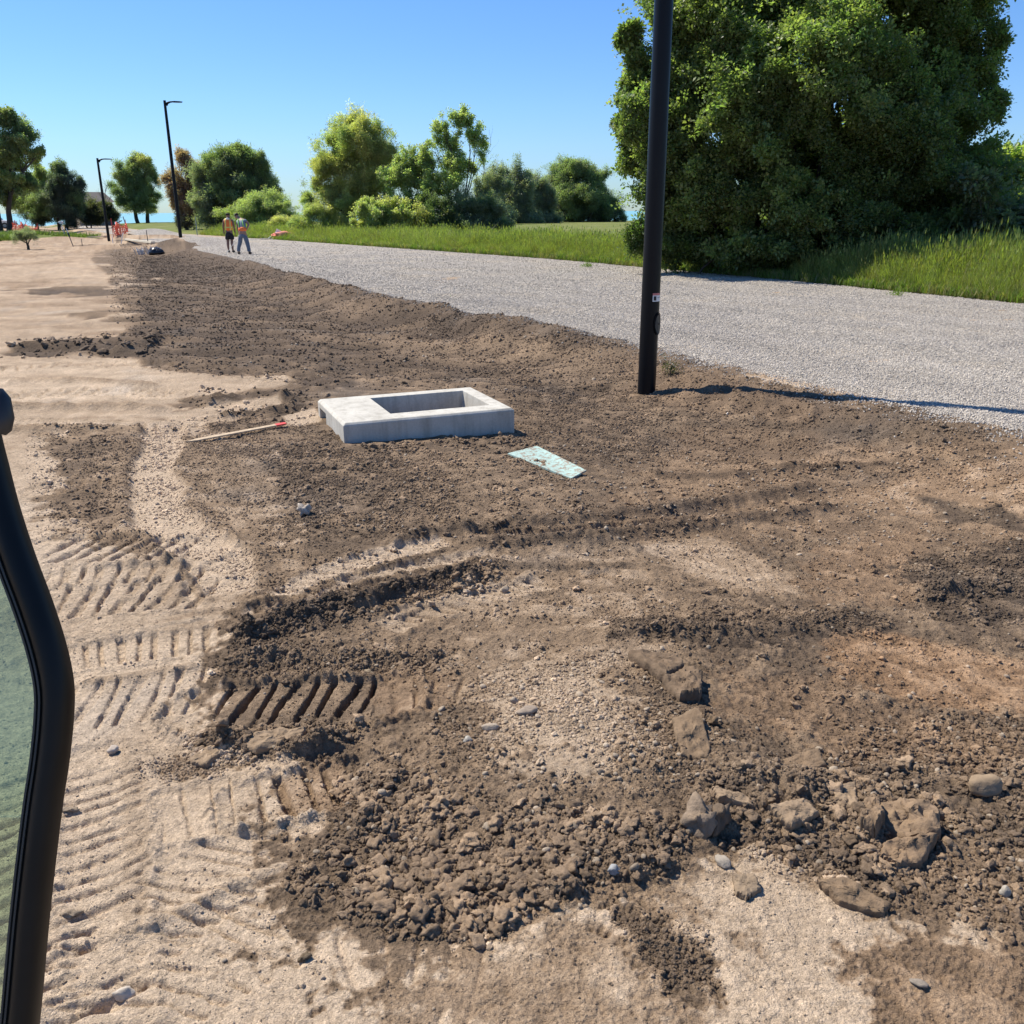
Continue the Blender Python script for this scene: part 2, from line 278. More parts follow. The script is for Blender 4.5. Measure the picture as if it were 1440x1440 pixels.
def terrain(x, y):
    """height, tone, warmth, roughness at points of the ground"""
    z = zm(x, y); r = np.hypot(x, y)
    tone = 0.97 - .24 * sstep(6, 20, r); warm = np.zeros(x.shape)
    cut = 1 / (1.7 * (r * r + 3.6) / 1720.); n1 = fbm(x, y, 1.1, 4, 5.0, .5, cut); n2 = fbm(x, y, 6.0, 4, 31.0, .5, cut); n3 = fbm(x, y, 21.0, 3, 11.0, .6, cut)
    n0 = fbm(x, y, 0.28, 3, 71.0)
    tone = tone - 0.18 * sstep(.0, .6, n0) - 0.14 * sstep(-.1, .7, n1)
    for P, tn, soft, wm, rough in AREAS:
        a = np.array(P); mg = soft * 3 + 0.3
        rc = np.hypot(a[:, 0], a[:, 1]).min()
        k = max(1.0, rc / 8.0); mg *= k
        m_ = (x > a[:, 0].min() - mg) & (x < a[:, 0].max() + mg) & (y > a[:, 1].min() - mg) & (y < a[:, 1].max() + mg)
        idx = np.nonzero(m_)[0]
        if not len(idx): continue
        d = sdf_poly(x[idx], y[idx], P)
        d = d + rough * soft * (1.0 * n1[idx] * k + 1.2 * n2[idx] + 0.8 * n3[idx] + (k - 1) * (1.6 * perlin(x[idx] * .9, y[idx] * .5) + 1.2 * perlin(x[idx] * 2.1, y[idx] * 1.1)))
        wgt = sstep(soft * .6, -soft * .6, d)
        tone[idx] = tone[idx] * (1 - wgt) + tn * wgt; warm[idx] = warm[idx] * (1 - wgt) + wm * wgt
    patch = sstep(-.25, .6, n2 + .5 * n1)
    tone = tone + (0.5 - tone) * 0.0 + (patch - 0.45) * 0.26 * sstep(1.0, .55, tone) + 0.05 * n3
    add = np.zeros(x.shape)
    for P, hw, h, tn, bump, prof in STROKES:
        a = np.array(P); mg = hw * 3 + .1
        idx = np.nonzero((x > a[:, 0].min() - mg) & (x < a[:, 0].max() + mg) & (y > a[:, 1].min() - mg) & (y < a[:, 1].max() + mg))[0]
        if not len(idx): continue
        xx, yy = x[idx], y[idx]
        d, s, L = stroke(xx, yy, P)
        d = d + (hw * 0.35 * n2[idx] + hw * .06 * n3[idx]) * (.3 if bump <= .4 else 1) + hw * .5 * n1[idx]
        end = sstep(0, 2 * hw, s) * sstep(L, L - 2 * hw, s) if prof == 'ridge' else sstep(-.01, .05, s) * sstep(L, L - .1, s)
        dn = np.abs(d) / hw
        if prof == 'ridge':
            wgt = np.exp(-dn * dn * 1.1) * end
            add[idx] += h * wgt * (1 + bump * (.7 * n2[idx] + .25 * n3[idx])); wc = sstep(.25, .7, wgt)
        else:
            wgt = sstep(1.25, .8, dn) * end; add[idx] += h * wgt; wc = wgt * .9
            add[idx] += .5 * abs(h) * np.exp(-((dn - 1.25) / .25) ** 2) * end
        if tn is not None: tone[idx] = tone[idx] * (1 - wc) + (tn + .08 * n3[idx]) * wc
    smooth = np.zeros(x.shape)
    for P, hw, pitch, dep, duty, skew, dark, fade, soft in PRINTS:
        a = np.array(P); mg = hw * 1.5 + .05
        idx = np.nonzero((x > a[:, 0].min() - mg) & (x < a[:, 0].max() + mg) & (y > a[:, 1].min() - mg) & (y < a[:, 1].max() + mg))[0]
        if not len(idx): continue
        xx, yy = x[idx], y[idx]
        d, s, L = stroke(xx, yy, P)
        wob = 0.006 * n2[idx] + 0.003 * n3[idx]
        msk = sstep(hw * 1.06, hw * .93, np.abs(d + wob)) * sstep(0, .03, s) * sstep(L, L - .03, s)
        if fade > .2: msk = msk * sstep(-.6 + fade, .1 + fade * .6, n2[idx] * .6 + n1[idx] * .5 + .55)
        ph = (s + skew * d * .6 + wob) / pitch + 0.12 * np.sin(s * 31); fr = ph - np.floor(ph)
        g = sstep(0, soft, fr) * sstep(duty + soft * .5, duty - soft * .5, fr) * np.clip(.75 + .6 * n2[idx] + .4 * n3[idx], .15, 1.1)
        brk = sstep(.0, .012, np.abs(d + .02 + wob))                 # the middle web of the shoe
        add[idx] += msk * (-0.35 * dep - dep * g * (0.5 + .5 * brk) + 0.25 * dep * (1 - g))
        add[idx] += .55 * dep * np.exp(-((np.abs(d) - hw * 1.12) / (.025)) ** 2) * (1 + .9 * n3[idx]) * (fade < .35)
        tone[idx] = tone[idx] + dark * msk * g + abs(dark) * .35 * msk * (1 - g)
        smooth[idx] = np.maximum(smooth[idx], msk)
    tone = np.clip(tone, 0.0, 1.05)
    # relief: sand fairly smooth, topsoil cloddy
    soil = sstep(.85, .25, tone)
    onroad = sstep(-.05, .25, (x - edge_x(y))) * sstep(70, 60, y)
    amp = (0.25 + 0.75 * soil) * (1 - .85 * smooth) * (1 - onroad)
    b3 = np.abs(n3); b2 = np.abs(n2)
    c1 = fbm(x, y, 38.0, 2, 3.0, .6, cut); c2 = fbm(x, y, 95.0, 2, 8.0, .6, cut)
    near = sstep(9, 4, r)
    relief = 0.013 * n2 + 0.012 * (b2 - .2) + 0.010 * n3 + near * (0.0075 * np.abs(c1) + 0.0035 * c2)
    relief = relief + 0.014 * fbm(x, y, 2.4, 2, 44.0) + sstep(6, 20, r) * 0.035 * n1 * soil
    rip = np.sin((y * 1.0 - x * .25) * 2 * math.pi / .16 + 3.0 * n1) * .004 * sstep(.6, .9, tone) * sstep(3, 5, r)
    far_r = fbm(x * .5, y * 1.3, 1.0, 3, 91., .6, cut); relief = relief + sstep(6, 14, r) * .075 * far_r * soil; tone = np.clip(tone - sstep(6, 14, r) * .22 * np.clip(-far_r, -.4, 1), 0, 1.05)
    z = z + add * (1 - onroad) + relief * amp + rip * (1 - onroad)
    z = z - 0.02 * onroad
    return z, tone, warm, onroad, (n1, n2, n3)
DARK = np.array([.118, .085, .060]); MID = np.array([.323, .227, .147]); SAND = np.array([.60, .461, .329]); WARM = np.array([1.08, .96, .86])
def soil_colour(tone, warm, x, y, ns):
    n1, n2, n3 = ns
    t = np.clip(tone, 0, 1.05)[:, None]
    c = np.where(t < .5, DARK + (MID - DARK) * (t / .5), MID + (SAND - MID) * ((t - .5) / .5))
    c = c * (1 + (WARM - 1) * warm[:, None])
    c = c * (1 + 0.10 * n3 + 0.07 * n2)[:, None]
    g = sstep(0.2, .9, fbm(x, y, .8, 3, 123.0))[:, None] * .22      # greyer patches
    lum = c.mean(axis=1, keepdims=True); return c * (1 - g) + lum * np.array([1.03, 1.0, .95]) * g

# ------------------------------------------------------------------ materials
def new_mat(name):
    m_ = bpy.data.materials.new(name); m_.use_nodes = True; nt_ = m_.node_tree; nt_.nodes.clear()
    out = nt_.nodes.new('ShaderNodeOutputMaterial'); b = nt_.nodes.new('ShaderNodeBsdfPrincipled')
    nt_.links.new(b.outputs[0], out.inputs[0]); return m_, nt_, b, out
def N(nt_, t, **kw):
    n = nt_.nodes.new(t)
    for k, v in kw.items():
        if k in n.inputs.keys() if hasattr(n.inputs, 'keys') else False: n.inputs[k].default_value = v
        else: setattr(n, k, v)
    return n
def noise_node(nt_, scale, detail=3, rough=.55, coord='Object', vec=None):
    n = nt_.nodes.new('ShaderNodeTexNoise'); n.inputs['Scale'].default_value = scale
    n.inputs['Detail'].default_value = detail; n.inputs['Roughness'].default_value = rough
    if vec is None:
        tc = nt_.nodes.new('ShaderNodeTexCoord'); vec = tc.outputs[coord]
    nt_.links.new(vec, n.inputs['Vector']); return n
def ramp(nt_, src, stops):
    r_ = nt_.nodes.new('ShaderNodeValToRGB'); e = r_.color_ramp.elements
    while len(e) < len(stops): e.new(.5)
    for i, (p, c) in enumerate(stops):
        e[i].position = p; e[i].color = (c[0], c[1], c[2], 1)
    nt_.links.new(src, r_.inputs[0]); return r_
def mul(nt_, a, b, fac=1.0):
    mx = nt_.nodes.new('ShaderNodeMix'); mx.data_type = 'RGBA'; mx.blend_type = 'MULTIPLY'; mx.inputs[0].default_value = fac
    nt_.links.new(a, mx.inputs[6]); nt_.links.new(b, mx.inputs[7]); return mx.outputs[2]
def bump(nt_, h, b, strength=.5, dist=.01, prev=None):
    bp = nt_.nodes.new('ShaderNodeBump'); bp.inputs['Strength'].default_value = strength; bp.inputs['Distance'].default_value = dist
    nt_.links.new(h, bp.inputs['Height'])
    if prev is not None: nt_.links.new(prev, bp.inputs['Normal'])
    nt_.links.new(bp.outputs[0], b.inputs['Normal']); return bp.outputs[0]
def simple(name, col, rough=.7, metal=0.0, var=.15, scale=6.0, bmp=0.0, spec=.5, bscale=40.0):
    m_, nt_, b, out = new_mat(name)
    b.inputs['Roughness'].default_value = rough; b.inputs['Metallic'].default_value = metal
    b.inputs['Specular IOR Level'].default_value = spec
    n = noise_node(nt_, scale, 4, .6)
    c = np.array(col)
    r_ = ramp(nt_, n.outputs['Fac'], [(.3, c * (1 - var)), (.7, np.minimum(c * (1 + var), 1))])
    nt_.links.new(r_.outputs[0], b.inputs['Base Color'])
    if bmp > 0:
        n2 = noise_node(nt_, bscale, 4, .6); bump(nt_, n2.outputs['Fac'], b, bmp, .004)
    return m_

def mat_ground():
    m_, nt_, b, out = new_mat('bare_ground'); b.inputs['Roughness'].default_value = .95; b.inputs['Specular IOR Level'].default_value = .15
    a = nt_.nodes.new('ShaderNodeAttribute'); a.attribute_name = 'Col'
    n = noise_node(nt_, 55, 5, .7); r_ = ramp(nt_, n.outputs['Fac'], [(.30, (.66, .66, .66)), (.5, (.98, .98, .98)), (.72, (1.3, 1.29, 1.27))])
    n2 = noise_node(nt_, 420, 2, .6); r2 = ramp(nt_, n2.outputs['Fac'], [(.32, (.72, .72, .72)), (.6, (1.08, 1.08, 1.08)), (.75, (1.35, 1.35, 1.35))])
    c = mul(nt_, a.outputs['Color'], r_.outputs[0]); c = mul(nt_, c, r2.outputs[0])
    nt_.links.new(c, b.inputs['Base Color'])
    h1 = noise_node(nt_, 60, 6, .75); p = bump(nt_, h1.outputs['Fac'], b, .75, .018)
    v = nt_.nodes.new('ShaderNodeTexVoronoi'); v.inputs['Scale'].default_value = 130
    tc = nt_.nodes.new('ShaderNodeTexCoord'); nt_.links.new(tc.outputs['Object'], v.inputs['Vector'])
    p = bump(nt_, v.outputs['Distance'], b, .35, .006, p)
    h3 = noise_node(nt_, 9, 4, .7); p = bump(nt_, h3.outputs['Fac'], b, .5, .05, p)
    h4 = noise_node(nt_, 24, 5, .75); bump(nt_, h4.outputs['Fac'], b, .8, .035, p)
    return m_
def mat_tint(name, rough=.95, mottling=.25, bscale=90., bstr=.6, bdist=.004):
    m_, nt_, b, out = new_mat(name); b.inputs['Roughness'].default_value = rough; b.inputs['Specular IOR Level'].default_value = .2
    a = nt_.nodes.new('ShaderNodeAttribute'); a.attribute_type = 'INSTANCER'; a.attribute_name = 'tint'
    n = noise_node(nt_, bscale * .4, 4, .65, 'Generated' if False else 'Object')
    r_ = ramp(nt_, n.outputs['Fac'], [(.3, (1 - mottling,) * 3), (.7, (1 + mottling,) * 3)])
    c = mul(nt_, a.outputs['Color'], r_.outputs[0]); nt_.links.new(c, b.inputs['Base Color'])
    n2 = noise_node(nt_, bscale, 4, .7); bump(nt_, n2.outputs['Fac'], b, bstr, bdist)
    return m_
def mat_leaf(name, trans=.35, rough=.45):
    m_, nt_, b, out = new_mat(name)
    a = nt_.nodes.new('ShaderNodeAttribute'); a.attribute_type = 'INSTANCER'; a.attribute_name = 'tint'
    oi = nt_.nodes.new('ShaderNodeObjectInfo')
    r_ = ramp(nt_, oi.outputs['Random'], [(0, (.78, .8, .8)), (1, (1.2, 1.2, 1.1))])
    c = mul(nt_, a.outputs['Color'], r_.outputs[0])
    nt_.links.new(c, b.inputs['Base Color']); b.inputs['Roughness'].default_value = rough; b.inputs['Specular IOR Level'].default_value = .35
    t = nt_.nodes.new('ShaderNodeBsdfTranslucent')
    k = nt_.nodes.new('ShaderNodeRGB'); k.outputs[0].default_value = (1.5, 1.75, .6, 1)
    c2 = mul(nt_, c, k.outputs[0]); nt_.links.new(c2, t.inputs['Color'])
    ms = nt_.nodes.new('ShaderNodeMixShader'); ms.inputs[0].default_value = trans
    nt_.links.new(b.outputs[0], ms.inputs[1]); nt_.links.new(t.outputs[0], ms.inputs[2]); nt_.links.new(ms.outputs[0], out.inputs[0])
    return m_
M_GROUND = mat_ground()
M_CLOD = mat_tint('crumbly_soil', .97, .22, 5, .9, .006)
M_CRUST = mat_tint('crusted_soil', .97, .25, 55, .8, .008)
M_STONE = mat_tint('weathered_stone', .9, .22, 3, .8, .004)
M_GRIT = mat_tint('crushed_limestone', .9, .15, 4, .3, .002)
M_LEAF = mat_leaf('leaf', .54, .42)
M_BLADE = mat_leaf('grass_blade', .42, .5)
M_BARK = simple('bark', (.06, .048, .038), .9, var=.35, scale=9, bmp=.6)
M_BLACK = simple('black_powder_coat', (.0035, .0042, .0065), .36, var=.12, scale=5, spec=.2)
M_STEELDARK = simple('dark_plastic', (.02, .022, .025), .45)
M_ORANGE = simple('orange_mesh', (.85, .13, .06), .6)
M_HIVIS = simple('hi_vis_orange', (.95, .17, .05), .6)
M_LATH = simple('pale_lath_wood', (.50, .38, .25), .8, var=.2, scale=30)
M_REDPAINT = simple('red_marking_paint', (.65, .07, .06), .6)
M_WHITE = simple('white_paint', (.75, .75, .73), .5, var=.05)
M_GLASSDARK = simple('dark_window_glass', (.02, .025, .03), .08, spec=.8)
M_RUBBER = simple('tyre_rubber', (.02, .02, .02), .85)
M_SKIN = simple('skin', (.33, .19, .13), .6, var=.08)
M_SKINDARK = simple('tanned_skin', (.22, .12, .085), .6, var=.08)
M_HAIR = simple('dark_hair', (.014, .01, .009), .7)
M_CLOTHBLACK = simple('black_cloth', (.016, .015, .02), .9)
M_JEANS = simple('grey_blue_trousers', (.13, .16, .21), .9)
M_SHIRT = simple('grey_shirt', (.22, .27, .30), .9)
M_PALECLOTH = simple('pale_cloth', (.7, .68, .62), .9)

# ------------------------------------------------------------------ object helpers
def tag(o, label=None, cat=None, group=None, kind=None):
    if label: o['label'] = label
    if cat: o['category'] = cat
    if group: o['group'] = group
    if kind: o['kind'] = kind
    return o
def empty(name, loc, label=None, cat=None, group=None, rz=0):
    o = bpy.data.objects.new(name, None); COL.objects.link(o); o.location = Vector([float(c) for c in loc]); o.rotation_euler = (0, 0, rz)
    o.empty_display_size = .1
    return tag(o, label, cat, group)
def mesh_np(name, V, Fq, mat=None, smooth=True):
    me = bpy.data.meshes.new(name)
    V = np.asarray(V, np.float32); Fq = np.asarray(Fq, np.int32); n, k = Fq.shape
    me.vertices.add(len(V)); me.vertices.foreach_set('co', V.ravel())
    me.loops.add(n * k); me.loops.foreach_set('vertex_index', Fq.ravel())
    me.polygons.add(n); me.polygons.foreach_set('loop_start', np.arange(0, n * k, k, dtype=np.int32))
    me.update(calc_edges=True)
    me.polygons.foreach_set('use_smooth', np.full(n, smooth))
    if mat: me.materials.append(mat)
    return me
def link(name, me, parent=None, loc=None):
    o = bpy.data.objects.new(name, me); COL.objects.link(o)
    if parent is not None: o.parent = parent
    if loc is not None: o.location = Vector([float(c) for c in loc])
    return o
class MB:
    def __init__(s): s.v = []; s.f = []
    def add(s, vs_, fs):
        o = len(s.v); s.v += [tuple(float(c) for c in p) for p in vs_]; s.f += [tuple(i + o for i in f) for f in fs]; return s
    def box(s, c, size, rz=0, rx=0, ry=0):
        M_ = Euler((rx, ry, rz)).to_matrix(); hx, hy, hz = [q / 2 for q in size]
        vs_ = [M_ @ Vector((a * hx, b * hy, d * hz)) + Vector(c) for a in (-1, 1) for b in (-1, 1) for d in (-1, 1)]
        return s.add(vs_, [(0, 1, 3, 2), (4, 6, 7, 5), (0, 4, 5, 1), (2, 3, 7, 6), (0, 2, 6, 4), (1, 5, 7, 3)])
    def tube(s, pts, radii, n=8, cap=True):
        pts = [Vector([float(c) for c in p]) for p in pts]
        if not hasattr(radii, '__len__'): radii = [radii] * len(pts)
        up = Vector((0, 0, 1)); vs_ = []; fs = []; prev = None
        for i, p in enumerate(pts):
            t = (pts[min(i + 1, len(pts) - 1)] - pts[max(i - 1, 0)]).normalized()
            if prev is None:
                a = t.orthogonal().normalized()
            else:
                a = (prev - t * prev.dot(t)).normalized()
            prev = a; b = t.cross(a)
            for k in range(n):
                an = 2 * math.pi * k / n; vs_.append(p + (a * math.cos(an) + b * math.sin(an)) * radii[i])
        for i in range(len(pts) - 1):
            for k in range(n):
                fs.append((i * n + k, i * n + (k + 1) % n, (i + 1) * n + (k + 1) % n, (i + 1) * n + k))
        if cap: fs.append(tuple(reversed(range(n)))); fs.append(tuple((len(pts) - 1) * n + k for k in range(n)))
        return s.add(vs_, fs)
    def build(s, name, mat, parent=None, smooth=False, loc=None, bevel=0.0):
        me = bpy.data.meshes.new(name); me.from_pydata(s.v, [], s.f); me.update()
        if smooth:
            me.polygons.foreach_set('use_smooth', np.full(len(me.polygons), True))
            try: me.set_sharp_from_angle(angle=rad(45))
            except Exception: pass
        me.materials.append(mat)
        o = link(name, me, parent, loc)
        if bevel > 0:
            b = o.modifiers.new('edge', 'BEVEL'); b.width = bevel; b.segments = 2; b.limit_method = 'ANGLE'
        return o

# ------------------------------------------------------------------ ground sheet
def build_ground():
    az_in = np.radians(np.linspace(-39, 39, 960)); az_out = np.radians(np.concatenate([np.linspace(39, 68, 110)[1:], np.linspace(68, 292, 60)[1:-1], np.linspace(292, 321, 110)[:-1]]))
    az = np.concatenate([az_in, az_out]); na = len(az)
    v = np.linspace(0, 1, 680)
    dep = np.radians(56) * (1 - v) + v * math.atan(CAM_H / 60.0)         # rings closer together near the machine
    rr = CAM_H / np.tan(dep)
    # rings spaced so that each step is about one hundredth and a half of the distance or finer
    px = np.linspace(1560, 318, 900); dd = PITCH + np.arctan((px - 720) / F_PX); r_mid = CAM_H / np.tan(dd); r_mid = r_mid[r_mid < 120]
    rr = np.concatenate([[0.25, 0.6, 0.9], r_mid[r_mid > 1.0], [125, 135, 145, 152, 158, 163, 168, 175, 200, 260, 400, 700]])
    nr = len(rr)
    A, R_ = np.meshgrid(az, rr, indexing='ij'); x = (np.sin(A) * R_).ravel(); y = (np.cos(A) * R_).ravel()
    z, tone, warm, onroad, ns = terrain(x, y)
    colr = soil_colour(tone, warm, x, y, ns)
    rr_ = np.hypot(x, y); fl = sstep(5, 12, rr_) * (.16 * fbm(x, y, 3.0, 3, 201.) + .14 * perlin(x * 9, y * 5) + .12 * perlin(x * 1.2 + 3, y * 3.1))
    colr = colr * (1 + fl)[:, None]
    # far ground: paler, gravelly turning circle, and rough grass to the left
    V = np.stack([x, y, z], 1)
    i = np.arange(na)[:, None]; j = np.arange(nr - 1)[None, :]
    i2 = (i + 1) % na
    Fq = np.stack([i * nr + j + 0 * i, i2 * nr + j, i2 * nr + j + 1, i * nr + j + 1], -1).reshape(-1, 4)
    me = mesh_np('ground', V, Fq, M_GROUND)
    ca = me.color_attributes.new('Col', 'FLOAT_COLOR', 'POINT')
    ca.data.foreach_set('color', np.concatenate([colr, np.ones((len(colr), 1))], 1).astype(np.float32).ravel())
    tag(link('ground', me), kind='structure')
build_ground()
def gz(x, y):
    x = np.atleast_1d(np.asarray(x, float)); y = np.atleast_1d(np.asarray(y, float)); return terrain(x, y)
def gz1(x, y): return float(gz(x, y)[0][0])

# ------------------------------------------------------------------ gravel road
def mat_gravel():
    m_, nt_, b, out = new_mat('gravel_surface'); b.inputs['Roughness'].default_value = .95; b.inputs['Specular IOR Level'].default_value = .15
    tc = nt_.nodes.new('ShaderNodeTexCoord')
    v = nt_.nodes.new('ShaderNodeTexVoronoi'); v.inputs['Scale'].default_value = 36; nt_.links.new(tc.outputs['Object'], v.inputs['Vector'])
    sp = nt_.nodes.new('ShaderNodeSeparateColor'); nt_.links.new(v.outputs['Color'], sp.inputs[0])
    r_ = ramp(nt_, sp.outputs[0], [(0, (.22, .193, .165)), (.3, (.36, .322, .28)), (.75, (.46, .414, .36)), (1, (.59, .535, .47))])
    n = noise_node(nt_, .45, 5, .65); r2 = ramp(nt_, n.outputs['Fac'], [(.35, (.88, .88, .9)), (.52, (1, 1, 1)), (.68, (1.08, 1.03, .95))])
    n3 = noise_node(nt_, 5, 4, .7); r3 = ramp(nt_, n3.outputs['Fac'], [(.3, (.84, .84, .84)), (.7, (1.12, 1.12, 1.12))])
    c = mul(nt_, mul(nt_, r_.outputs[0], r2.outputs[0]), r3.outputs[0]); nt_.links.new(c, b.inputs['Base Color'])
    p = bump(nt_, v.outputs['Distance'], b, .9, -.03)
    n4 = noise_node(nt_, 14, 5, .7); bump(nt_, n4.outputs['Fac'], b, .8, .05, p)
    return m_
M_GRAVEL = mat_gravel()
def road_z(x, y):
    d = np.minimum(x - edge_x(y), far_x(y) - x)
    return zm(x, y) + 0.035 * sstep(-.02, .35, d) - 0.03 + 0.010 * fbm(x, y, 2.0, 3, 90.0) + 0.03 * fbm(x, y, .25, 2, 15.) * sstep(0, 2, d)
def build_road():
    ys = np.concatenate([np.arange(-8, 5, .25), np.arange(5, 14, .035), np.arange(14, 24, .06), np.arange(24, 45, .15), np.arange(45, 80, .5), np.arange(80, 157, 2.0)])
    wn = np.concatenate([np.linspace(0, .06, 14)[:-1], np.linspace(.06, 1, 130)])
    Y, Wn = np.meshgrid(ys, wn, indexing='ij')
    e0 = edge_x(Y) + (0.16 * fbm(Y, Y * 0 + 3, .7, 3) + .05 * fbm(Y, Y * 0 + 8, 5, 3)) * np.clip(Y / 12, .8, 3)
    e1 = far_x(Y) + .25 * fbm(Y, Y * 0 + 5, .6, 3)
    X = e0 + (e1 - e0) * Wn
    x, y = X.ravel(), Y.ravel(); z = road_z(x, y)
    z = np.where(Wn.ravel() == 0, z - .05, z)
    nr, nc = X.shape; i = np.arange(nr - 1)[:, None]; j = np.arange(nc - 1)[None, :]
    Fq = np.stack([i * nc + j, i * nc + j + 1, (i + 1) * nc + j + 1, (i + 1) * nc + j], -1).reshape(-1, 4)
    tag(link('gravel_road', mesh_np('gravel_road', np.stack([x, y, z], 1), Fq, M_GRAVEL)), kind='structure')
build_road()

# ------------------------------------------------------------------ lawn and lake
def mat_lawn():
    m_, nt_, b, out = new_mat('mown_grass'); b.inputs['Roughness'].default_value = 1; b.inputs['Specular IOR Level'].default_value = .1
    n = noise_node(nt_, .35, 6, .7); r_ = ramp(nt_, n.outputs['Fac'], [(.3, (.10, .14, .035)), (.5, (.17, .19, .06)), (.7, (.24, .23, .10))])
    n2 = noise_node(nt_, 9, 4, .8); r2 = ramp(nt_, n2.outputs['Fac'], [(.3, (.7, .7, .7)), (.7, (1.3, 1.3, 1.3))])
    nt_.links.new(mul(nt_, r_.outputs[0], r2.outputs[0]), b.inputs['Base Color'])
    bump(nt_, n2.outputs['Fac'], b, 1, .08); return m_
M_LAWN = mat_lawn()
def build_lawn():
    ys = np.concatenate([np.arange(-8, 30, 1.0), np.arange(30, 157, 3.0)]); wn = np.linspace(0, 1, 60) ** 1.8
    Y, Wn = np.meshgrid(ys, wn, indexing='ij'); X = far_x(Y) + .15 + Wn * 160 + .3 * fbm(Y, Y * 0, .8, 3) * (1 - Wn)
    x, y = X.ravel(), Y.ravel(); z = zm(x, y) + .02 + .03 * fbm(x, y, .5, 3) - .05 * (Wn.ravel() == 0) + .02
    nr, nc = X.shape; i = np.arange(nr - 1)[:, None]; j = np.arange(nc - 1)[None, :]
    Fq = np.stack([i * nc + j, i * nc + j + 1, (i + 1) * nc + j + 1, (i + 1) * nc + j], -1).reshape(-1, 4)
    tag(link('lawn', mesh_np('lawn', np.stack([x, y, z], 1), Fq, M_LAWN)), kind='structure')
    # rough verge on the far left, and the strip on the bluff
    for nm, x0, x1, y0, y1 in (('verge', -62, -33.5, 50, 84), ('bluff_grass', -75, -28, 140, 158)):
        xs = np.linspace(x0, x1, 60); ys = np.linspace(y0, y1, 40); X, Y = np.meshgrid(xs, ys, indexing='ij')
        U_ = (X - x0) / (x1 - x0); V_ = (Y - y0) / (y1 - y0); e = np.minimum(np.minimum(U_, 1 - U_), np.minimum(V_, 1 - V_))
        if nm == 'verge': e = np.minimum(e, (1 - U_) * .5 + .0)
        z = zm(X, Y) + (.12 + .05 * fbm(X, Y, .5, 3)) * sstep(0, .15, e + .1 * fbm(X, Y, .3, 3)) - .04
        nr, nc = X.shape; i = np.arange(nr - 1)[:, None]; j = np.arange(nc - 1)[None, :]
        Fq = np.stack([i * nc + j, (i + 1) * nc + j, (i + 1) * nc + j + 1, i * nc + j + 1], -1).reshape(-1, 4)
        tag(link(nm, mesh_np(nm, np.stack([X.ravel(), Y.ravel(), z.ravel()], 1), Fq, M_LAWN)), kind='structure')
build_lawn()
def build_lake():
    m_, nt_, b, out = new_mat('lake_water'); b.inputs['Base Color'].default_value = (.10, .42, .47, 1)
    b.inputs['Roughness'].default_value = .35; b.inputs['Specular IOR Level'].default_value = .35
    n = noise_node(nt_, .12, 5, .6); r_ = ramp(nt_, n.outputs['Fac'], [(.35, (.17, .38, .42)), (.65, (.22, .46, .48))]); nt_.links.new(r_.outputs[0], b.inputs['Base Color'])
    bump(nt_, n.outputs['Fac'], b, .3, 1.0)
    rr = [120, 400, 1500, 6000, 20000, 40000]; n_ = 96; V = []; F_ = []
    for r_ in rr:
        for k in range(n_): V.append((r_ * math.sin(2 * math.pi * k / n_), r_ * math.cos(2 * math.pi * k / n_), -12))
    for a in range(len(rr) - 1):
        for k in range(n_): F_.append((a * n_ + k, (a + 1) * n_ + k, (a + 1) * n_ + (k + 1) % n_, a * n_ + (k + 1) % n_))
    tag(link('lake', mesh_np('lake', V, F_, m_)), kind='structure')
build_lake()

